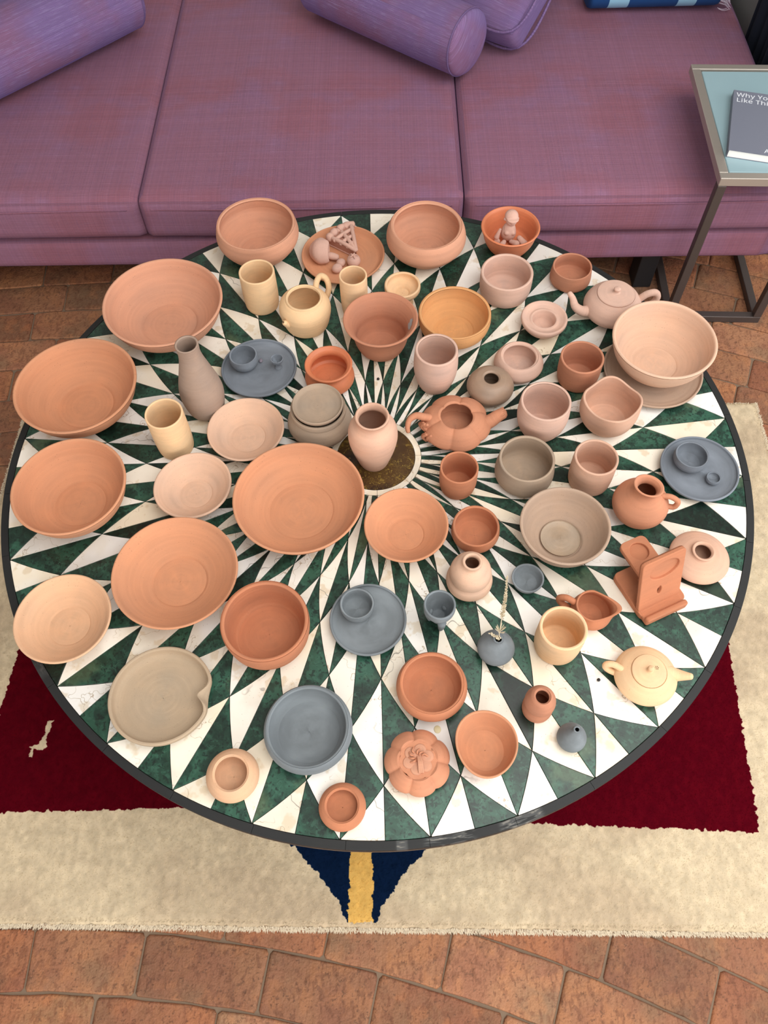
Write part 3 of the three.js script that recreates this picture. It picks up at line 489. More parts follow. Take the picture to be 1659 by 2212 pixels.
pot('bowl', 'wide', .5457, -.1837, .0970, .0770, 1, M.pinkPale, 'large pale pink bowl standing on a taupe plate', 'bowl', { th: .006, y: TOP + .0095 });
pot('bowl', 'wide', .3106, .1884, .0752, .0560, 1, M.taupe, 'taupe grey bowl with a shiny swirled centre', 'bowl', { th: .005 });
pot('bowl', 'cup', .1648, .1749, .0395, .0398, 1, M.terraDeep, 'small terracotta bowl right of the shallow one, behind the double gourd vase', 'bowl', { th: .004 });
pot('bowl', 'onrim', .2432, .2668, .0267, .0228, 1, M.slate, 'tiny blue grey bowl in front of the taupe bowl', 'bowl', { th: .0032 });
pot('bowl', 'deepstr', -.1814, .3430, .0683, .0649, 1, M.terraDeep, 'deep straight-walled terracotta bowl with a thick rim, left of the blue grey dish', 'bowl', { th: .0065 });
pot('bowl', 'incurve', .0733, .4451, .0478, .0412, .84, M.terraDeep, 'terracotta bowl with inturned rim, behind the clay flower', 'bowl', { th: .0045 });
pot('bowl', 'incurve', -.1152, .5027, .0610, .0372, .58, M.slate, 'blue grey bowl with a sloping shoulder at the front of the table', 'bowl', { th: .0045 });
pot('bowl', 'onrim', .1476, .5403, .0473, .0400, 1, M.terra, 'thin lopsided terracotta bowl right of the clay flower', 'bowl', { th: .0032, warp: (x, y, z, th) => { const a = Math.atan2(z, x), s = 1 + (.055 * Math.cos(a + 1.9) + .02 * Math.cos(3 * a + 1)) * (y / .04); return [x * s * .97, y, z * s * 1.04]; } });
pot('bowl', 'inbowl', .2826, -.1950, .0351, .0397, .73, M.pink, 'round pink bowl with inturned rim behind the brown sphere vase', 'bowl', { th: .006 });
pot('bowl', 'inbowl', -.2254, .5651, .0257, .0335, 1.06, M.sand, 'sand coloured closed-in pot near the front left rim', 'pot', { th: .0035 });
pot('bowl', 'inbowl', -.0655, .6138, .0242, .0224, .83, M.terraDeep, 'small terracotta closed-in pot at the very front of the table', 'pot', { th: .0035 });
// a stain or smear lying on an inner wall: angle, half-width, height range
function innerPatch(kind, R, H, b, th, fl, a, da, y0, y1, hex, parent, name) {
  const pr = potProfile(PR[kind], R, H, b, th, fl), top = pr.reduce((m, p, i) => (p[1] > pr[m][1] ? i : m), 0), wall = pr.slice(top + 1).reverse();
  const rad = (y) => { for (let i = 0; i + 1 < wall.length; i++) if (wall[i][1] <= y && wall[i + 1][1] >= y) return wall[i][0] + (wall[i + 1][0] - wall[i][0]) * (y - wall[i][1]) / (wall[i + 1][1] - wall[i][1] || 1); return wall[wall.length - 1][0]; };
  const pos = [], idx = [], at = (u, v) => { const y = (y0 + y1) / 2 + (y1 - y0) / 2 * v, q = rad(y) - .0005, c = a + da * u; pos.push(Math.cos(c) * q, y + .0003, Math.sin(c) * q); };
  at(0, 0); for (const s of [.5, 1]) for (let i = 0; i < 28; i++) { const t = i / 28 * Math.PI * 2, k = s * (1 + .25 * Math.sin(3 * t + 1) + .12 * Math.sin(7 * t)); at(Math.cos(t) * k, Math.max(-1, Math.min(1, Math.sin(t) * k))); }
  for (let i = 0; i < 28; i++) { const j = (i + 1) % 28; idx.push(0, 1 + i, 1 + j, 1 + i, 29 + i, 1 + j, 1 + j, 29 + i, 29 + j); }
  const g = new THREE.BufferGeometry(); g.setAttribute('position', new THREE.Float32BufferAttribute(pos, 3)); g.setIndex(idx); g.computeVertexNormals(); return mesh(name, g, std({ color: hex, roughness: .9 }), parent);
}
{ const f = scene.getObjectByName('bowl_011'); innerPatch('flare', .0714, .0816, 1, .0045, .006, .10, .20, .060, .0765, '#a4a3a4', f, 'grey_smear'); }
{ const f = scene.getObjectByName('bowl_017'), g = lathe([[.0345, .0105], [.0335, .0072], [.024, .0066], [.014, .0072], [.006, .0090], [.0004, .0096]], { wob: 0 }); mesh('wet_centre', g, clay('#bba690', { roughness: .34, bumpScale: .0014 }), f, 'shiny swirled centre'); }
// cups and tumblers
pot('tumbler', 'cyl', -.2238, -.3929, .0354, .0895, 1, M.yellow, 'tall yellow tumbler at the back, left of the lidless teapot', 'cup', { th: .004 });
pot('tumbler', 'straight', -.0322, -.3608, .0274, .1015, 1, M.cream, 'slim cream tumbler in front of the food plate', 'cup', { th: .0035 });
pot('tumbler', 'cyl', -.3683, -.0388, .0336, .1013, 1, M.yellow, 'yellow tumbler in front of the tall bottle vase', 'cup', { th: .0035 });
pot('cup', 'cup', .1185, -.1652, .0394, .0991, 1.35, M.pink, 'tall dusty pink cup in front of the bright orange bowl', 'cup', { th: .005 });
pot('cup', 'straight', .3932, -.1647, .0405, .0649, 1, M.brown, 'brown terracotta cup left of the plate with the large pink bowl', 'cup', { th: .0042 });
pot('cup', 'cup', .3063, -.0497, .0446, .0843, 1.05, M.pink, 'rounded pink cup right of the brown sphere vase', 'cup', { th: .0045 });
pot('cup', 'cup', .4314, -.0614, .0511, .0661, .89, M.salmon, 'squared-off pink cup with softly cornered rim', 'cup', { th: .0042, warp: (x, y, z) => { const a = Math.atan2(z, x), k = 1 + .05 * Math.cos(4 * (a - .12)) * (y / .066) ** 1.5; return [x * k, y + .003 * Math.cos(4 * (a - .12)) * (y / .066) ** 2, z * k]; } });
pot('cup', 'cyl', .3792, .0671, .0378, .0738, 1, M.salmon, 'pink straight cup behind the terracotta jug', 'cup', { th: .0042 });
pot('cup', 'straight', .1435, .0709, .0334, .0632, 1, M.terraDeep, 'small terracotta cup in front of the pumpkin teapot', 'cup', { th: .0035 });
pot('cup', 'cupb', .2635, .0535, .0487, .0568, 1.22, M.ash, 'grey taupe round cup between the two pink cups and the taupe bowl', 'cup', { th: .0045 });
pot('cup', 'cyl', .2773, .3765, .0366, .0726, 1, M.cream, 'cream straight cup beside the terracotta creamer', 'cup', { th: .005 });
{ // small cup on three torn feet
  const t = thing('footed_cup', 'small blue grey cup on ragged little feet, left of the double gourd vase', 'cup', [.0918, CLAYTOP, .3293]);
  mesh('bowl', lathe(potProfile(PR.legcup.map(([q, y]) => [q, y * .78 + .22]), .0252, .0697, 1, .0035, .028).map(([x, y]) => [x, Math.max(y, .0153)])), M.slate, t);
  for (let i = 0; i < 3; i++) { const a = i * 2.094 + 1.35, c = Math.cos(a), s = Math.sin(a); const g = tube([[c * .017, .034, s * .017], [c * .0165, .02, s * .0165], [c * .014, .0035, s * .014]], (q) => .0075 - .0035 * q, 8, 8); mesh('foot', g, M.slate, t); }
}
// footed dish, double dish
pot('footed_dish', 'footdish', .0660, -.3846, .0364, .0500, 1, M.cream, 'small cream dish on a pedestal foot at the back', 'dish', { th: .005, floor: .026 });
{
  const R = .0461, H = .036, pts = [[.0005, .0004], [.016, .0004], [.022, 0], [.030, .006], [.040, .018], [.0455, .027], [.0462, .033], [.0445, .036], [.0415, .0358], [.036, .032], [.0305, .0302], [.026, .0315], [.0235, .0305], [.0215, .024], [.0185, .014], [.012, .008], [.0005, .007]];
  const m = mesh('dish', lathe(new THREE.SplineCurve(V2(pts)).getPoints(90).map((p) => [Math.max(.0004, p.x), Math.max(0, p.y)])), M.pink, scene); m.position.set(.3439, CLAYTOP, -.2952); tag(m, 'pink dish with a wide rolled rim and sunken well, left of the pink teapot', 'dish');
}
// vases and bottles
pot('vase', 'vase', -.0037, .0072, .0294, .1321, 1.15, M.salmon, 'tall pink vase standing on the brown centre roundel', 'vase', { th: .004 });
pot('vase', 'bottle', -.3170, -.1206, .0206, .1845, .95, M.umber, 'tall taupe bottle vase with narrow neck', 'vase', { th: .0038 });
pot('vase', 'sphere', .2215, -.1368, .0152, .0481, 1.07, M.greyGloss, 'brown grey round vase with a small hole on top', 'vase', { th: .004 });
pot('vase', 'squat', .5344, .2376, .0185, .0396, .98, M.salmon, 'squat pale pink vase behind the terracotta phone stand', 'vase', { th: .0034 });
pot('vase', 'dbl', .1476, .2620, .0159, .0805, .97, M.pinkPale, 'pale pink double gourd vase', 'vase', { th: .004 });
pot('vase', 'bud', .1787, .3841, .0079, .0565, .99, M.slate, 'blue grey bud vase holding a dried grass stem', 'vase', { th: .003 });
pot('vase', 'cone',   .2778, .5273, .0050, .0560, 1.3, M.slate, 'blue grey cone-topped bud vase near the front right', 'vase', { th: .0022 });
pot('vase', 'tv', .2330, .4790, .0122, .0640, 1.0, M.brown, 'small waisted terracotta vase behind the cone-topped one', 'vase', { th: .0042 });
pot('pot', 'fatpot', -.0837, -.1834, .0451, .0478, .55, M.red, 'glossy orange red pot behind the lidded grey jar', 'pot', { th: .0045 });
{
  const t = thing('lidded_jar', 'grey taupe jar with a dished lid beside the pink vase', 'jar', [-.1010, CLAYTOP, -.0658]), R = .0472, H = .0773, b = 1.2;
  mesh('jar', potGeo('jarg', R, H, b, { th: .004 }), M.ash, t);
  const L = [[.0005, .0640], [.038, .0642], [.0415, .0660], [.0420, .0715], [.0440, .0722], [.0458, .0740], [.0462, .0785], [.0450, .0800], [.0436, .0797], [.0422, .0770], [.0405, .0745], [.036, .0735], [.02, .0732], [.0005, .0732]];
  mesh('lid', lathe(L, { wob: .002 }), M.ash, t);
}
// plates and what lies on them
function plateGeo(R, H, rimW = .012, depth = .006) { const pts = [[.0005, .0008], [R * .58, .0008], [R * .62, 0], [R * .80, .003], [R * .97, H - .006], [R, H - .002], [R - .0012, H], [R - .0035, H - .0006], [R * .93, H - .0045], [R * .86, depth + .0015], [R * .75, depth], [R * .4, depth - .0006], [.0005, depth - .0006]]; return lathe(new THREE.SplineCurve(V2(pts)).getPoints(110).map((p) => [Math.max(.0004, p.x), Math.max(0, p.y)]), { wob: .003, seg: 96 }); }
function plate(x, z, R, H, depth, mat, label) { const m = mesh('plate', plateGeo(R, H, .01, depth), mat, scene); m.position.set(x, CLAYTOP, z); return tag(m, label, 'plate'); }
plate(-.0549, -.5138, .0885, .0200, .0075, M.terra, 'terracotta plate with clay food models at the back of the table');
plate(.5403, -.1704, .0945, .0165, .0085, M.taupe, 'taupe plate under the large pale pink bowl');
plate(-.2214, -.2093, .0735, .0170, .0095, M.blue, 'blue grey plate with a small bowl and goblet, right of the bottle vase');
plate(-.0217, .3270, .0624, .0180, .0085, M.slate, 'blue grey plate with a single small bowl, left of the footed cup');
plate(.5765, .0604, .0693, .0170, .0085, M.blue, 'blue grey plate with two small bowls near the right rim');
const onPlate = (x, z, R, H, kind, mat, label, cat, y, th = .003) => pot(cat === 'goblet' ? 'goblet' : 'small_bowl', kind, x, z, R, H, 1, mat, label, cat, { y, th, floor: cat === 'goblet' ? H * .55 : .003 });
onPlate(-.2494, -.2223, .0265, .0300, 'cup', M.blue, 'small blue grey bowl on the plate beside the bottle vase', 'bowl', TOP + .0100);
onPlate(-.1844, -.2133, .0123, .0255, 'goblet', M.blue, 'tiny blue grey goblet on the plate beside the bottle vase', 'goblet', TOP + .0100, .0018);
onPlate(-.0383, .3065, .0274, .0255, 'deepstr', M.slate, 'small blue grey bowl on the middle blue grey plate', 'bowl', TOP + .0092, .0035);
onPlate(.5612, .0434, .0287, .0265, 'cup', M.blue, 'larger blue grey bowl on the plate at the right rim', 'bowl', TOP + .0092);
onPlate(.5950, .0833, .0122, .0110, 'cup', M.blue, 'tiny blue grey bowl on the plate at the right rim', 'bowl', TOP + .0092, .0018);
{ const g = new THREE.SphereGeometry(.0036, 20, 14); g.scale(1, .9, 1.25); g.translate(0, .0032, 0); const m = mesh('pebble', g, clay('#8f8795'), scene); m.position.set(-.2190, TOP + .0095, -.2290); tag(m, 'tiny mauve clay pebble on the plate between bowl and goblet', 'pebble'); }
{ // clay mushroom
  const t = thing('clay_mushroom', 'pink clay mushroom lying on the terracotta plate', 'food model', [-.1005, TOP + .0080, -.5140]);
  mesh('cap', sdf((p) => { const d = ellD(p, [-.001, .018, -.002], [.0235, .022, .0265]) + (fbm(p[0] * 8 + .5, p[1] * 8 + p[2] * 8 + .5, 4, 4, 71, 2) - .5) * .011; return Math.max(d, -ellD(p, [.026, .018, .004], [.016, .022, .022]), p[0] - .017); }, [0, .018, 0], .032, 44), M.toy, t);
  mesh('stem', tube([[.006, .012, .004], [.02, .011, .006], [.033, .009, .009]], (q) => .0065 + .0015 * Math.sin(q * 3), 12, 12), M.toy, t);
}
{ // slice of lattice pie
  const t = thing('pie_slice', 'pink clay slice of lattice pie on the terracotta plate', 'food model', [-.0258, TOP + .0080, -.5085]);
  const A = [0, 0], B = [-.058, -.044], C = [-.008, -.088], sh = (y0, y1, k) => { const s = new THREE.Shape(), m = [(A[0] + B[0] + C[0]) / 3, (A[1] + B[1] + C[1]) / 3], q = (p) => [m[0] + (p[0] - m[0]) * k, m[1] + (p[1] - m[1]) * k]; const a = q(A), b = q(B), c = q(C); s.moveTo(a[0], -a[1]); s.lineTo(c[0], -c[1]); s.quadraticCurveTo((b[0] + c[0]) * .56, -(b[1] + c[1]) * .56, b[0], -b[1]); s.lineTo(a[0], -a[1]); const g = new THREE.ExtrudeGeometry(s, { depth: y1 - y0 - .002, bevelEnabled: true, bevelSize: .001, bevelThickness: .001, bevelSegments: 2, steps: 1, curveSegments: 10 }); g.rotateX(-Math.PI / 2); g.translate(0, y0 + .001, 0); return g; };
  mesh('filling', sh(.003, .018, .95), clay('#b98674'), t, 'darker crumbly filling'); mesh('base_crust', sh(0, .0035, 1), M.toy, t);
  const P = (u, v) => { const l = [A[0] + (B[0] - A[0]) * v, A[1] + (B[1] - A[1]) * v], r2 = [A[0] + (C[0] - A[0]) * v, A[1] + (C[1] - A[1]) * v]; return [l[0] + (r2[0] - l[0]) * u, l[1] + (r2[1] - l[1]) * u]; };
  const strip = (p, q, y) => { const g = tube([[p[0], y, p[1]], [(p[0] + q[0]) / 2, y + .0025, (p[1] + q[1]) / 2], [q[0], y, q[1]]], .0045, 10, 8); return g; };
  for (const v of [.34, .58, .82]) mesh('lattice_strip', strip(P(0, v), P(1, v), .0195), M.toy, t);
  for (const u of [.06, .5, .94]) mesh('lattice_strip', strip(P(.5 + (u - .5) * .6, .05), P(u, .93), .0205), M.toy, t);
  const cr = []; for (let i = 0; i <= 10; i++) { const u = i / 10, p = P(u, 1.02 + .10 * Math.sin(u * Math.PI)); cr.push([p[0], .017 + .003 * Math.sin(i * 2.4), p[1]]); } mesh('crust_edge', tube(cr, (q) => .0078 + .0014 * Math.sin(q * 26), 36, 12), M.toy, t);
}
{ const t = thing('clay_fruit', 'round pink clay fruit with a crown on the terracotta plate', 'food model', [-.0325, TOP + .0078, -.4895]);
  const g = new THREE.SphereGeometry(.0145, 28, 20); g.scale(1, .92, 1); g.translate(0, .0133, 0); mesh('body', g, M.toy, t);
  for (let i = 0; i < 5; i++) { const a = i * 1.257, e = tube([[0, .0262, 0], [Math.cos(a) * .005, .0282, Math.sin(a) * .005], [Math.cos(a) * .0088, .0262, Math.sin(a) * .0088]], (q) => .0026 * (1 - .7 * q), 6, 6); mesh('sepal', e, M.toy, t); } }
for (const [x, z, s, l] of [[-.0600, -.4900, 1, 'upper pink clay egg on the terracotta plate, by the fruit'], [-.0680, -.4725, 1.12, 'lower pink clay egg on the terracotta plate, nearest the cream tumbler']]) { const g = new THREE.SphereGeometry(.0098 * s, 24, 16); g.scale(1.08, .86, .92); g.translate(0, .0084 * s, 0); const m = mesh('clay_egg', g, M.toy, scene); m.position.set(x, TOP + .0076, z); m.rotation.y = .6 * s; tag(m, l, 'food model'); }
{ // figurine in the red bowl
  const t = thing('clay_figurine', 'small pink clay figurine of a seated man in a cap, inside the orange red bowl', 'figurine', [.3000, TOP + .0146, -.5440], .02); t.scale.set(1, .9, 1);
  const body = (p) => {
    let d = ellD(p, [0, .021, 0], [.0165, .0205, .0145]); d = smin(d, ellD(p, [.001, .036, -.002], [.0115, .013, .010]), .006);
    d = smin(d, sphereD(p, [-.0065, .030, .0108], .0038), .004); d = smin(d, sphereD(p, [.0085, .029, .0108], .0036), .004);
    let h = ellD(p, [.003, .060, -.004], [.0128, .0145, .0125]); h = smin(h, ellD(p, [.0035, .0535, .0035], [.009, .0065, .0075]), .005); h = smin(h, ellD(p, [.0035, .0585, .0095], [.0034, .0038, .0036]), .003);
    h = smin(h, sphereD(p, [-.0100, .0590, -.003], .0034), .003); h = smin(h, sphereD(p, [.0160, .0590, -.003], .0034), .003);
    h = smin(h, capD(p, [-.006, .0640, .0078], [.0135, .0640, .0078], .0016, .0016), .002); h = Math.max(h, -ellD(p, [-.0012, .0612, .0088], [.0022, .0011, .0022]), -ellD(p, [.0082, .0612, .0088], [.0022, .0011, .0022]), -ellD(p, [.0035, .0515, .0108], [.0044, .0007, .002]));
    return smin(d, h, .005);
  };
  mesh('body', sdf(body, [.002, .038, 0], .042, 92), M.toy, t);
  mesh('cap', sdf((p) => { let d = Math.max(ellD(p, [.003, .0655, -.005], [.0142, .0135, .0142]), .0645 - p[1]); return smin(d, ellD(p, [.004, .0660, .0088], [.0122, .0026, .0092]), .003); }, [.003, .070, 0], .022, 48), M.toy, t);
  const limb = (pts, r) => mesh('limb', sdf((p) => { let d = 1; for (let i = 0; i + 1 < pts.length; i++) d = smin(d, capD(p, pts[i], pts[i + 1], r[i], r[i + 1]), .004); return d; }, pts[1], .03, 44), M.toy, t);
  const arm = sdf((p) => { let d = capD(p, [-.019, .034, .002], [-.0255, .016, .007], .0028, .0058); for (let f = 0; f < 4; f++) d = smin(d, capD(p, [-.0285 + f * .0026, .011, .010 + f * .0004], [-.0295 + f * .0034, .0045, .0125 + f * .0006], .0021, .0016), .0022); return d; }, [-.024, .02, .006], .024, 64); mesh('arm', arm, M.toy, t);
  for (const [c, e, q] of [[[-.010, .0085, .0145], [-.0155, .0075, .0235], .0066], [[.006, .0070, .0135], [.0150, .0090, .0215], .0068], [[.0235, .0130, .0100], [.0315, .0075, .0200], .0078]]) mesh('leg', sdf((p) => smin(capD(p, c, e, q * .75, q), sphereD(p, [e[0] + .001, e[1] - .001, e[2] + .002], q * .86), .003), [(c[0] + e[0]) / 2, .01, (c[2] + e[2]) / 2], .02, 40), M.toy, t);
}
// teapots
{ // lidless yellow teapot
  const t = thing('teapot', 'yellow lidless teapot with a short spout and loop handle', 'teapot', [-.1306, CLAYTOP, -.3316]);
  mesh('body', potGeo('teapw', .0339, .0742, .75, { th: .004 }), M.yellow, t);
  { const pts = [[.0318, .0725], [.0322, .0760], [.0352, .0760], [.0368, .0722], [.034, .070], [.0318, .0725]]; mesh('gallery', lathe(pts), M.yellow, t); }
  mesh('spout', tube([[-.026, .036, .026], [-.0340, .042, .036], [-.0395, .0515, .0425]], (q) => .0115 - .0066 * q, 16, 16), M.yellow, t);
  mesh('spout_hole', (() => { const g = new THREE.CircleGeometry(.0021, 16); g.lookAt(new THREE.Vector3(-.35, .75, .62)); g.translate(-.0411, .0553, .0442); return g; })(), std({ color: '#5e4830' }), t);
  mesh('handle', tube([[.022, .066, -.030], [.026, .074, -.046], [.033, .075, -.058], [.042, .070, -.0575], [.048, .054, -.047], [.040, .034, -.034]], .0060, 40, 12), M.yellow, t);
}
function lidTeapot(label, x, z, R, H, b, mat, turn, spoutPts, spoutR, handle) {
  const t = thing('teapot', label, 'teapot', [x, CLAYTOP, z], turn);
  mesh('body', potGeo('teap', R, H, b, { th: .004 }), mat, t);
  const lid = mesh('lid', lathe([[.0005, H - .004], [R * .92, H - .004], [R * .965, H - .0022], [R * .985, H + .0006], [R * .95, H + .0022], [R * .6, H + .0036], [.008, H + .0046], [.0005, H + .0048]]), mat, t);
  const kn = R * .17; mesh('knob', lathe(new THREE.SplineCurve(V2([[kn * 1.5, H + .0038], [kn * .85, H + .0062], [kn * .75, H + .0085], [kn * 1.06, H + .0115], [kn * .9, H + .0145], [kn * .35, H + .0158], [.0004, H + .0160]])).getPoints(30).map((p) => [Math.max(.0003, p.x), p.y])), mat, lid);
  mesh('spout', tube(spoutPts, spoutR, 24, 14), mat, t); if (handle) mesh('handle', tube(handle, .0072, 36, 12), mat, t); return [t, lid];
}
lidTeapot('pink lidded teapot with curved spout behind the large pink bowl', .4878, -.3316, .0377, .0563, .70, M.pink, 0, [[-.045, .022, .010], [-.064, .026, .014], [-.078, .034, .009], [-.084, .045, -.004], [-.090, .051, -.011]], (q) => .0125 - .0075 * q, [[.050, .034, -.003], [.066, .046, -.006], [.082, .047, -.008], [.089, .036, -.008], [.083, .020, -.006], [.062, .014, -.003]]);
{
  const [t, lid] = lidTeapot('cream lidded teapot with a wide spout near the right rim', .4048, .4380, .0269, .0369, 1.03, M.cream, 0, [[.014, .0205, -.005], [.030, .0205, -.002], [.046, .022, .0025], [.056, .0265, .006], [.0645, .031, .009]], (q) => .0138 * (1 - q) ** 1.1 + .0050, null);
  mesh('handle', tube([[-.036, .026, -.008], [-.050, .029, -.0155], [-.0595, .026, -.017], [-.060, .020, -.0155], [-.053, .014, -.012], [-.040, .014, -.005]], (q) => .0052, 30, 12), M.cream, t);
  for (let i = 0; i < 7; i++) { const a = i * 1.047, q = i === 6 ? 0 : .0024, g = new THREE.CylinderGeometry(.00062, .00062, .0006, 10); g.translate(.0115 + Math.cos(a) * q, .0369 + .0042, -.0035 + Math.sin(a) * q); mesh('steam_hole', g, std({ color: '#3b2818' }), lid); }
}
// pumpkin body: lobed wall
function lobed(kind, R, H, b, n, depth, ph, o = {}) { return potGeo(kind, R, H, b, { th: o.th ?? .004, seg: 168, wob: .003, warp: (x, y, z, th, j, s) => { const a = Math.atan2(z, x), q = Math.hypot(x, z), c = Math.abs(Math.cos((a - ph) * n / 2)), k = 1 - depth * (1 - Math.pow(c, .42)) * Math.min(1, Math.max(0, (q - R * .72) / (R * .5))); return [x * k, y - (o.sag ?? .006) * (1 - Math.pow(c, .5)) * Math.max(0, y / H - .45) * 2 * Math.min(1, Math.max(0, (q - R * .8) / (R * .3))), z * k]; } }); }
{
  const t = thing('pumpkin_teapot', 'terracotta pumpkin-shaped teapot without lid, stem spout and twig handle', 'teapot', [.1499, CLAYTOP, -.0531]);
  mesh('body', lobed('inbowl', .0316, .0468, 2.13, 6, .105, .25, { sag: .004 }), M.rust, t);
  mesh('spout', tube([[.050, .020, .004], [.064, .026, .000], [.076, .032, -.005], [.087, .037, -.0085]], (q) => .0140 - .0034 * q, 30, 16), M.rust, t);
  for (let i = 0; i < 5; i++) { const o = (i - 2) * .0042; mesh('spout_ridge', tube([[.056, .031 - Math.abs(i - 2) * .0016, .004 + o], [.076, .0405 - Math.abs(i - 2) * .0016, -.004 + o * .8], [.086, .0465 - Math.abs(i - 2) * .0014, -.008 + o * .9]], .0019, 12, 6), M.rust, t); }
  mesh('handle', tube([[-.046, .033, -.004], [-.060, .039, -.004], [-.074, .041, -.006], [-.086, .037, .000], [-.090, .029, .010], [-.089, .022, .016]], (q) => .0085 - .0045 * q, 30, 12), M.rust, t);
  const r = rng(88); for (let i = 0; i < 11; i++) { const a = 2.5 + i * .06 + r() * .05, q = .050 + r() * .012, y = .012 + r() * .022; mesh('leaf_fold', tube([[Math.cos(a) * q, y + .010, Math.sin(a) * q], [Math.cos(a + .07) * (q + .005), y, Math.sin(a + .07) * (q + .005)], [Math.cos(a + .02) * (q - .001), Math.max(.004, y - .010), Math.sin(a + .02) * (q - .001)]], () => .0030 + r() * .0002, 10, 8), M.rust, t); }
  mesh('curl', tube([[-.040, .024, .034], [-.036, .022, .041], [-.032, .016, .044], [-.033, .011, .0425]], .0024, 14, 8), M.rust, t);
}
{ // clay flower with carved lid
  const t = thing('clay_flower_box', 'terracotta flower-shaped box with petal lobes and a carved lid', 'box', [.0457, CLAYTOP, .5565]);
  mesh('body', lobed('inbowl', .0290, .0330, 1.42, 7, .115, .55, { sag: .004 }), M.rust, t);
  const sc = (k, n, ph, d) => { const s = new THREE.Shape(); for (let i = 0; i <= 120; i++) { const a = i / 120 * Math.PI * 2, q = k * (1 - d * (1 - Math.pow(Math.abs(Math.cos((a - ph) * n / 2)), .6))); i ? s.lineTo(Math.cos(a) * q, Math.sin(a) * q) : s.moveTo(Math.cos(a) * q, Math.sin(a) * q); } return s; };
  const g = new THREE.ExtrudeGeometry(sc(.0280, 6, .3, .09), { depth: .004, bevelEnabled: true, bevelSize: .0008, bevelThickness: .0008, bevelSegments: 2 }); g.rotateX(-Math.PI / 2); g.translate(.001, .0258, -.001); const lid = mesh('lid', g, M.rust, t);
  for (let i = 0; i < 6; i++) { const a = i * 1.047 - .3 + .52 * 0, e = new THREE.SphereGeometry(.0092, 18, 10); e.scale(1.05, .15, 1); e.rotateY(-a); e.translate(.001 + Math.cos(a) * .0138, .0310, -.001 + Math.sin(a) * .0132); mesh('lid_petal', e, M.terraPale, lid); }
  for (let i = 0; i < 4; i++) mesh('stalk', tube([[.000 + i * .0012, .0335, -.004], [.0008 + i * .0016, .0372, .004], [.0010 + i * .0020, .0330, .0185]], .0012, 12, 6), M.terraPale, lid);
  const r = rng(12); for (let i = 0; i < 7; i++) { const a = 2.2 + i * .62, q = .004 + r() * .004; mesh('leaf_curl', tube([[Math.cos(a) * q, .0325, -.004 + Math.sin(a) * q], [Math.cos(a) * (q + .004), .0352, -.004 + Math.sin(a) * (q + .003)], [Math.cos(a + .3) * (q + .008), .0322, -.004 + Math.sin(a + .3) * (q + .007)]], .0015, 8, 6), M.rust, lid); }
}
// jug and creamer
{
  const t = thing('jug', 'terracotta jug with flared mouth and one handle near the right rim', 'jug', [.4504, CLAYTOP, .1390]);
  mesh('body', potGeo('jug', .0235, .0900, 1.26, { th: .0036, warp: (x, y, z) => { const k = Math.max(0, (y - .066) / .024); return [x * (1 + .14 * k), y - x * .25 * k * k, z * (1 - .05 * k)]; } }), M.rust, t);
  mesh('handle', tube([[.026, .063, .004], [.043, .064, .008], [.055, .056, .013], [.052, .043, .015], [.040, .040, .011]], .0048, 30, 12), M.rust, t);
}
{
  const t = thing('creamer', 'small terracotta creamer with a pouring lip behind the cream cup', 'jug', [.3375, CLAYTOP, .3290]), H = .042;
  const warp = (x, y, z) => { const dx = Math.cos(.20), dz = Math.sin(.20), f = Math.max(0, x * dx + z * dz) / .030, k = Math.max(0, y / H - .45) / .55; const s = k * k * f * f * .019, lat = -x * dz + z * dx, nar = -lat * .26 * k * k * Math.min(1.3, f); return [x + dx * s - dz * nar, y + k * f * f * .0045, z + dz * s + dx * nar]; };
  mesh('body', lathe(potProfile([[.55, 0], [.85, .1], [1.16, .38], [1.18, .55], [1.05, .82], [1, 1]], .0275, H, 1, .003, .005), { warp, seg: 96 }), M.terraDeep, t);
  mesh('handle', tube([[-.027, .034, -.010], [-.041, .040, -.016], [-.050, .034, -.019], [-.047, .022, -.017], [-.034, .014, -.010]], .0055, 28, 12), M.terraDeep, t);
}
{ // plate with a pushed-in side
  const m = mesh('dented_plate', (() => {
    const R = .0790, H = .024, pts = [[.0005, .0008], [R * .6, .0008], [R * .66, 0], [R * .86, .004], [R * .98, .013], [R, .021], [R - .001, .0236], [R - .003, .024], [R - .0052, .0225], [R * .90, .011], [R * .80, .0062], [R * .55, .005], [.0005, .0046]];
    const c = new THREE.SplineCurve(V2(pts)).getPoints(120).map((p) => [Math.max(.0004, p.x), Math.max(0, p.y)]);
    return lathe(c, { seg: 192, wob: .002, warp: (x, y, z) => { const a = Math.atan2(z, x), q = Math.hypot(x, z), d = Math.abs(a - .06), w = Math.exp(-((d / .20) ** 2)), lift = Math.max(0, (y - .009) / .015), edge = Math.max(0, (q / R - .74) / .26), sgn = Math.exp(-(((a - .27) / .10) ** 2)); const k = 1 - (.205 * w * lift + .05 * w * edge); const bulge = 1 + .018 * Math.cos(a * 2 + .5); return [x * k * bulge, y + .004 * w * edge + .004 * sgn * lift, z * k * bulge]; } });
  })(), M.tan, scene); m.position.set(-.3425, CLAYTOP, .4415); tag(m, 'tan grey plate with a pushed-in side at the lower left', 'plate');
}
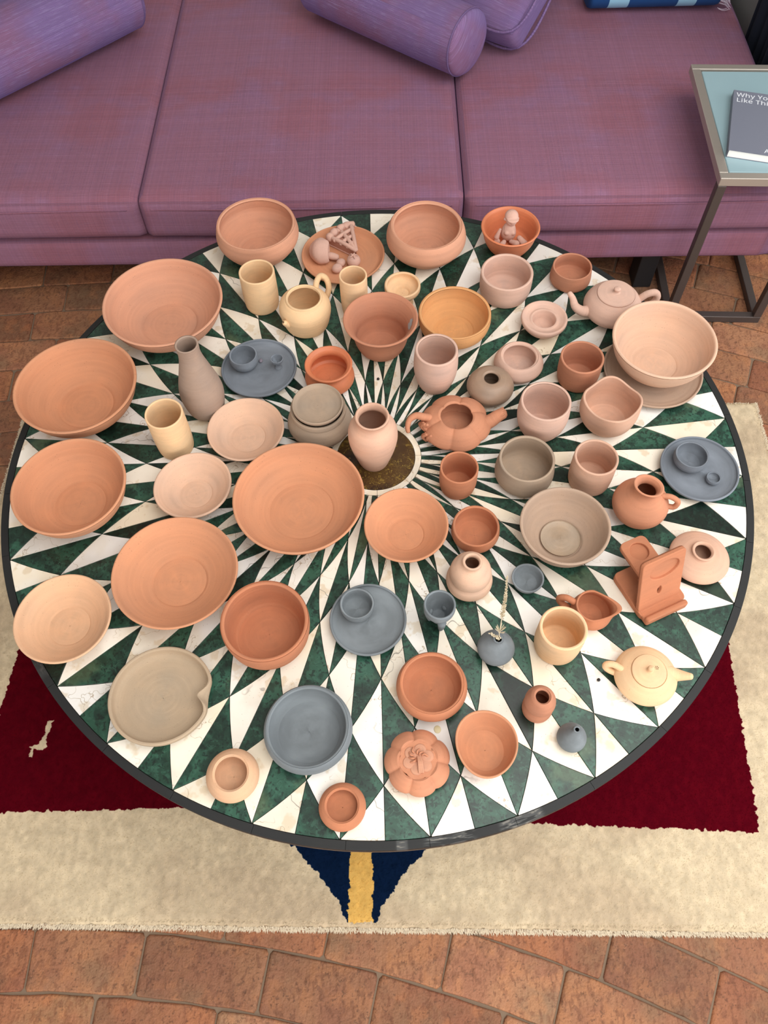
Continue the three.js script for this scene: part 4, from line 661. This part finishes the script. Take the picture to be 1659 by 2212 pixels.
{ // phone stand
  const t = thing('phone_stand', 'terracotta phone stand with a leaning panel, coin tray and lip', 'stand', [.388, CLAYTOP, .262], .40);
  const slab = (w, d, h, r, holes) => { const s = new THREE.Shape(); s.moveTo(r, 0); s.lineTo(w - r, 0); s.quadraticCurveTo(w, 0, w, r); s.lineTo(w, d - r); s.quadraticCurveTo(w, d, w - r, d); s.lineTo(r, d); s.quadraticCurveTo(0, d, 0, d - r); s.lineTo(0, r); s.quadraticCurveTo(0, 0, r, 0); if (holes) s.holes.push(...holes); const g = new THREE.ExtrudeGeometry(s, { depth: h - .003, bevelEnabled: true, bevelSize: .0015, bevelThickness: .0015, bevelSegments: 3, curveSegments: 12 }); const uv = g.attributes.uv; for (let i = 0; i < uv.count; i++) uv.setXY(i, uv.getX(i) * 5 + .03, uv.getY(i) * 5 + .4); return g; };
  const hole = (x, y, r, ry = r) => { const p = new THREE.Path(); p.absellipse(x, y, r, ry, 0, Math.PI * 2, true); return p; };
  // local: x along the panel (to the right), z towards the viewer
  { const g = slab(.083, .085, .012, .010); g.rotateX(-Math.PI / 2); g.translate(0, .0015, .085); mesh('base', g, M.terraDeep, t); }
  const lean = 1.27;
  { const g = mergeGeometries([slab(.077, .110, .009, .008, [hole(.036, .035, .0055, .011), hole(.041, .082, .029, .021)]), (() => { const q = slab(.077, .110, .0045, .008, [hole(.036, .035, .0055, .011)]); return q; })()]); g.rotateX(-Math.PI / 2 + lean); g.translate(.0, .008, .067); mesh('panel', g, M.terraDeep, t); }
  { const g = box(.079, .018, .010, .0395, .010, .092, .004); mesh('lip', g, M.terraDeep, t); const b = box(.077, .011, .026, .0385, .0070, .081, .003); mesh('shelf', b, M.terraDeep, t); }
  { const g = mergeGeometries([slab(.046, .088, .010, .010, [hole(.023, .065, .0172)]), slab(.046, .088, .005, .010)]); g.rotateX(-Math.PI / 2); g.translate(.021, .040, .058); mesh('tray', g, M.terraDeep, t); mesh('post', box(.03, .03, .012, .044, .026, .030, .003), M.terraDeep, t); }
}
// dried grass, beads, drip
{
  const t = thing('dried_grass', 'single dried grass stem standing in the blue grey bud vase', 'plant', [.1787, TOP + .006, .3841]), r = rng(61), straw = std({ color: '#d8cbb0', roughness: .9 });
  const pth = [[0, 0, 0], [.0004, .05, -.002], [.0012, .10, -.014], [.0024, .15, -.028], [.0028, .178, -.043]], c = new THREE.CatmullRomCurve3(pth.map((p) => new THREE.Vector3(...p)));
  mesh('stem', tube(pth, .0007, 40, 6), straw, t);
  const sp = []; const add = (s, n, len) => { for (let i = 0; i < n; i++) { const p = c.getPointAt(Math.min(.999, s + (r() - .5) * .04)), a = r() * 6.28, up = .5 + r() * .5; sp.push(tube([[p.x, p.y, p.z], [p.x + Math.cos(a) * len * .35, p.y + len * up * .6, p.z + Math.sin(a) * len * .35], [p.x + Math.cos(a) * len * .5, p.y + len * up, p.z + Math.sin(a) * len * .5]], (q) => .0002 + .00048 * Math.sin(q * 3), 5, 4)); } };
  for (let s = .55; s < 1; s += .022) add(s, 9, .012 * (1.25 - s)); add(.36, 14, .016);
  const f = mesh('seed_head', merge(sp), straw, t); f.userData.kind = 'stuff';
  const cl = []; for (let i = 0; i < 40; i++) { const q = i / 40, x = -.012 + q * .014 + (r() - .5) * .004, z = -.010 + q * .012 + (r() - .5) * .004, y = .0545 - .004 * (1 - q) * 1.6 + (r()) * .003; const g = new THREE.SphereGeometry(.0008 + r() * .0005, 6, 5); g.scale(1.5, .8, 1); g.rotateY(r() * 3); g.translate(x, y, z); cl.push(g); }
  const f2 = mesh('fallen_seeds', merge(cl), straw, t); f2.userData.kind = 'stuff';
}
for (const [x, z, l] of [[.3355, .4373, 'small black bead left of the cream lidded teapot'], [.0098, -.1808, 'small black bead between the flared bowl and the pink vase']]) { const g = new THREE.SphereGeometry(.0027, 20, 14); g.translate(0, .0027, 0); const m = mesh('bead', g, std({ color: '#0c0a0a', roughness: .12 }), scene); m.position.set(x, TOP + .0002, z); tag(m, l, 'bead'); }
{ const g = new THREE.SphereGeometry(.0055, 24, 12, 0, Math.PI * 2, 0, Math.PI / 2); g.scale(1, .22, 1.1); const m = mesh('slip_drip', g, std({ color: '#d6cba4', roughness: .5 }), scene); m.position.set(.0792, TOP + .0001, .5045); tag(m, 'dried cream drip on the marble between flower box and bowl', 'drip'); }

renderer.render(scene, camera);
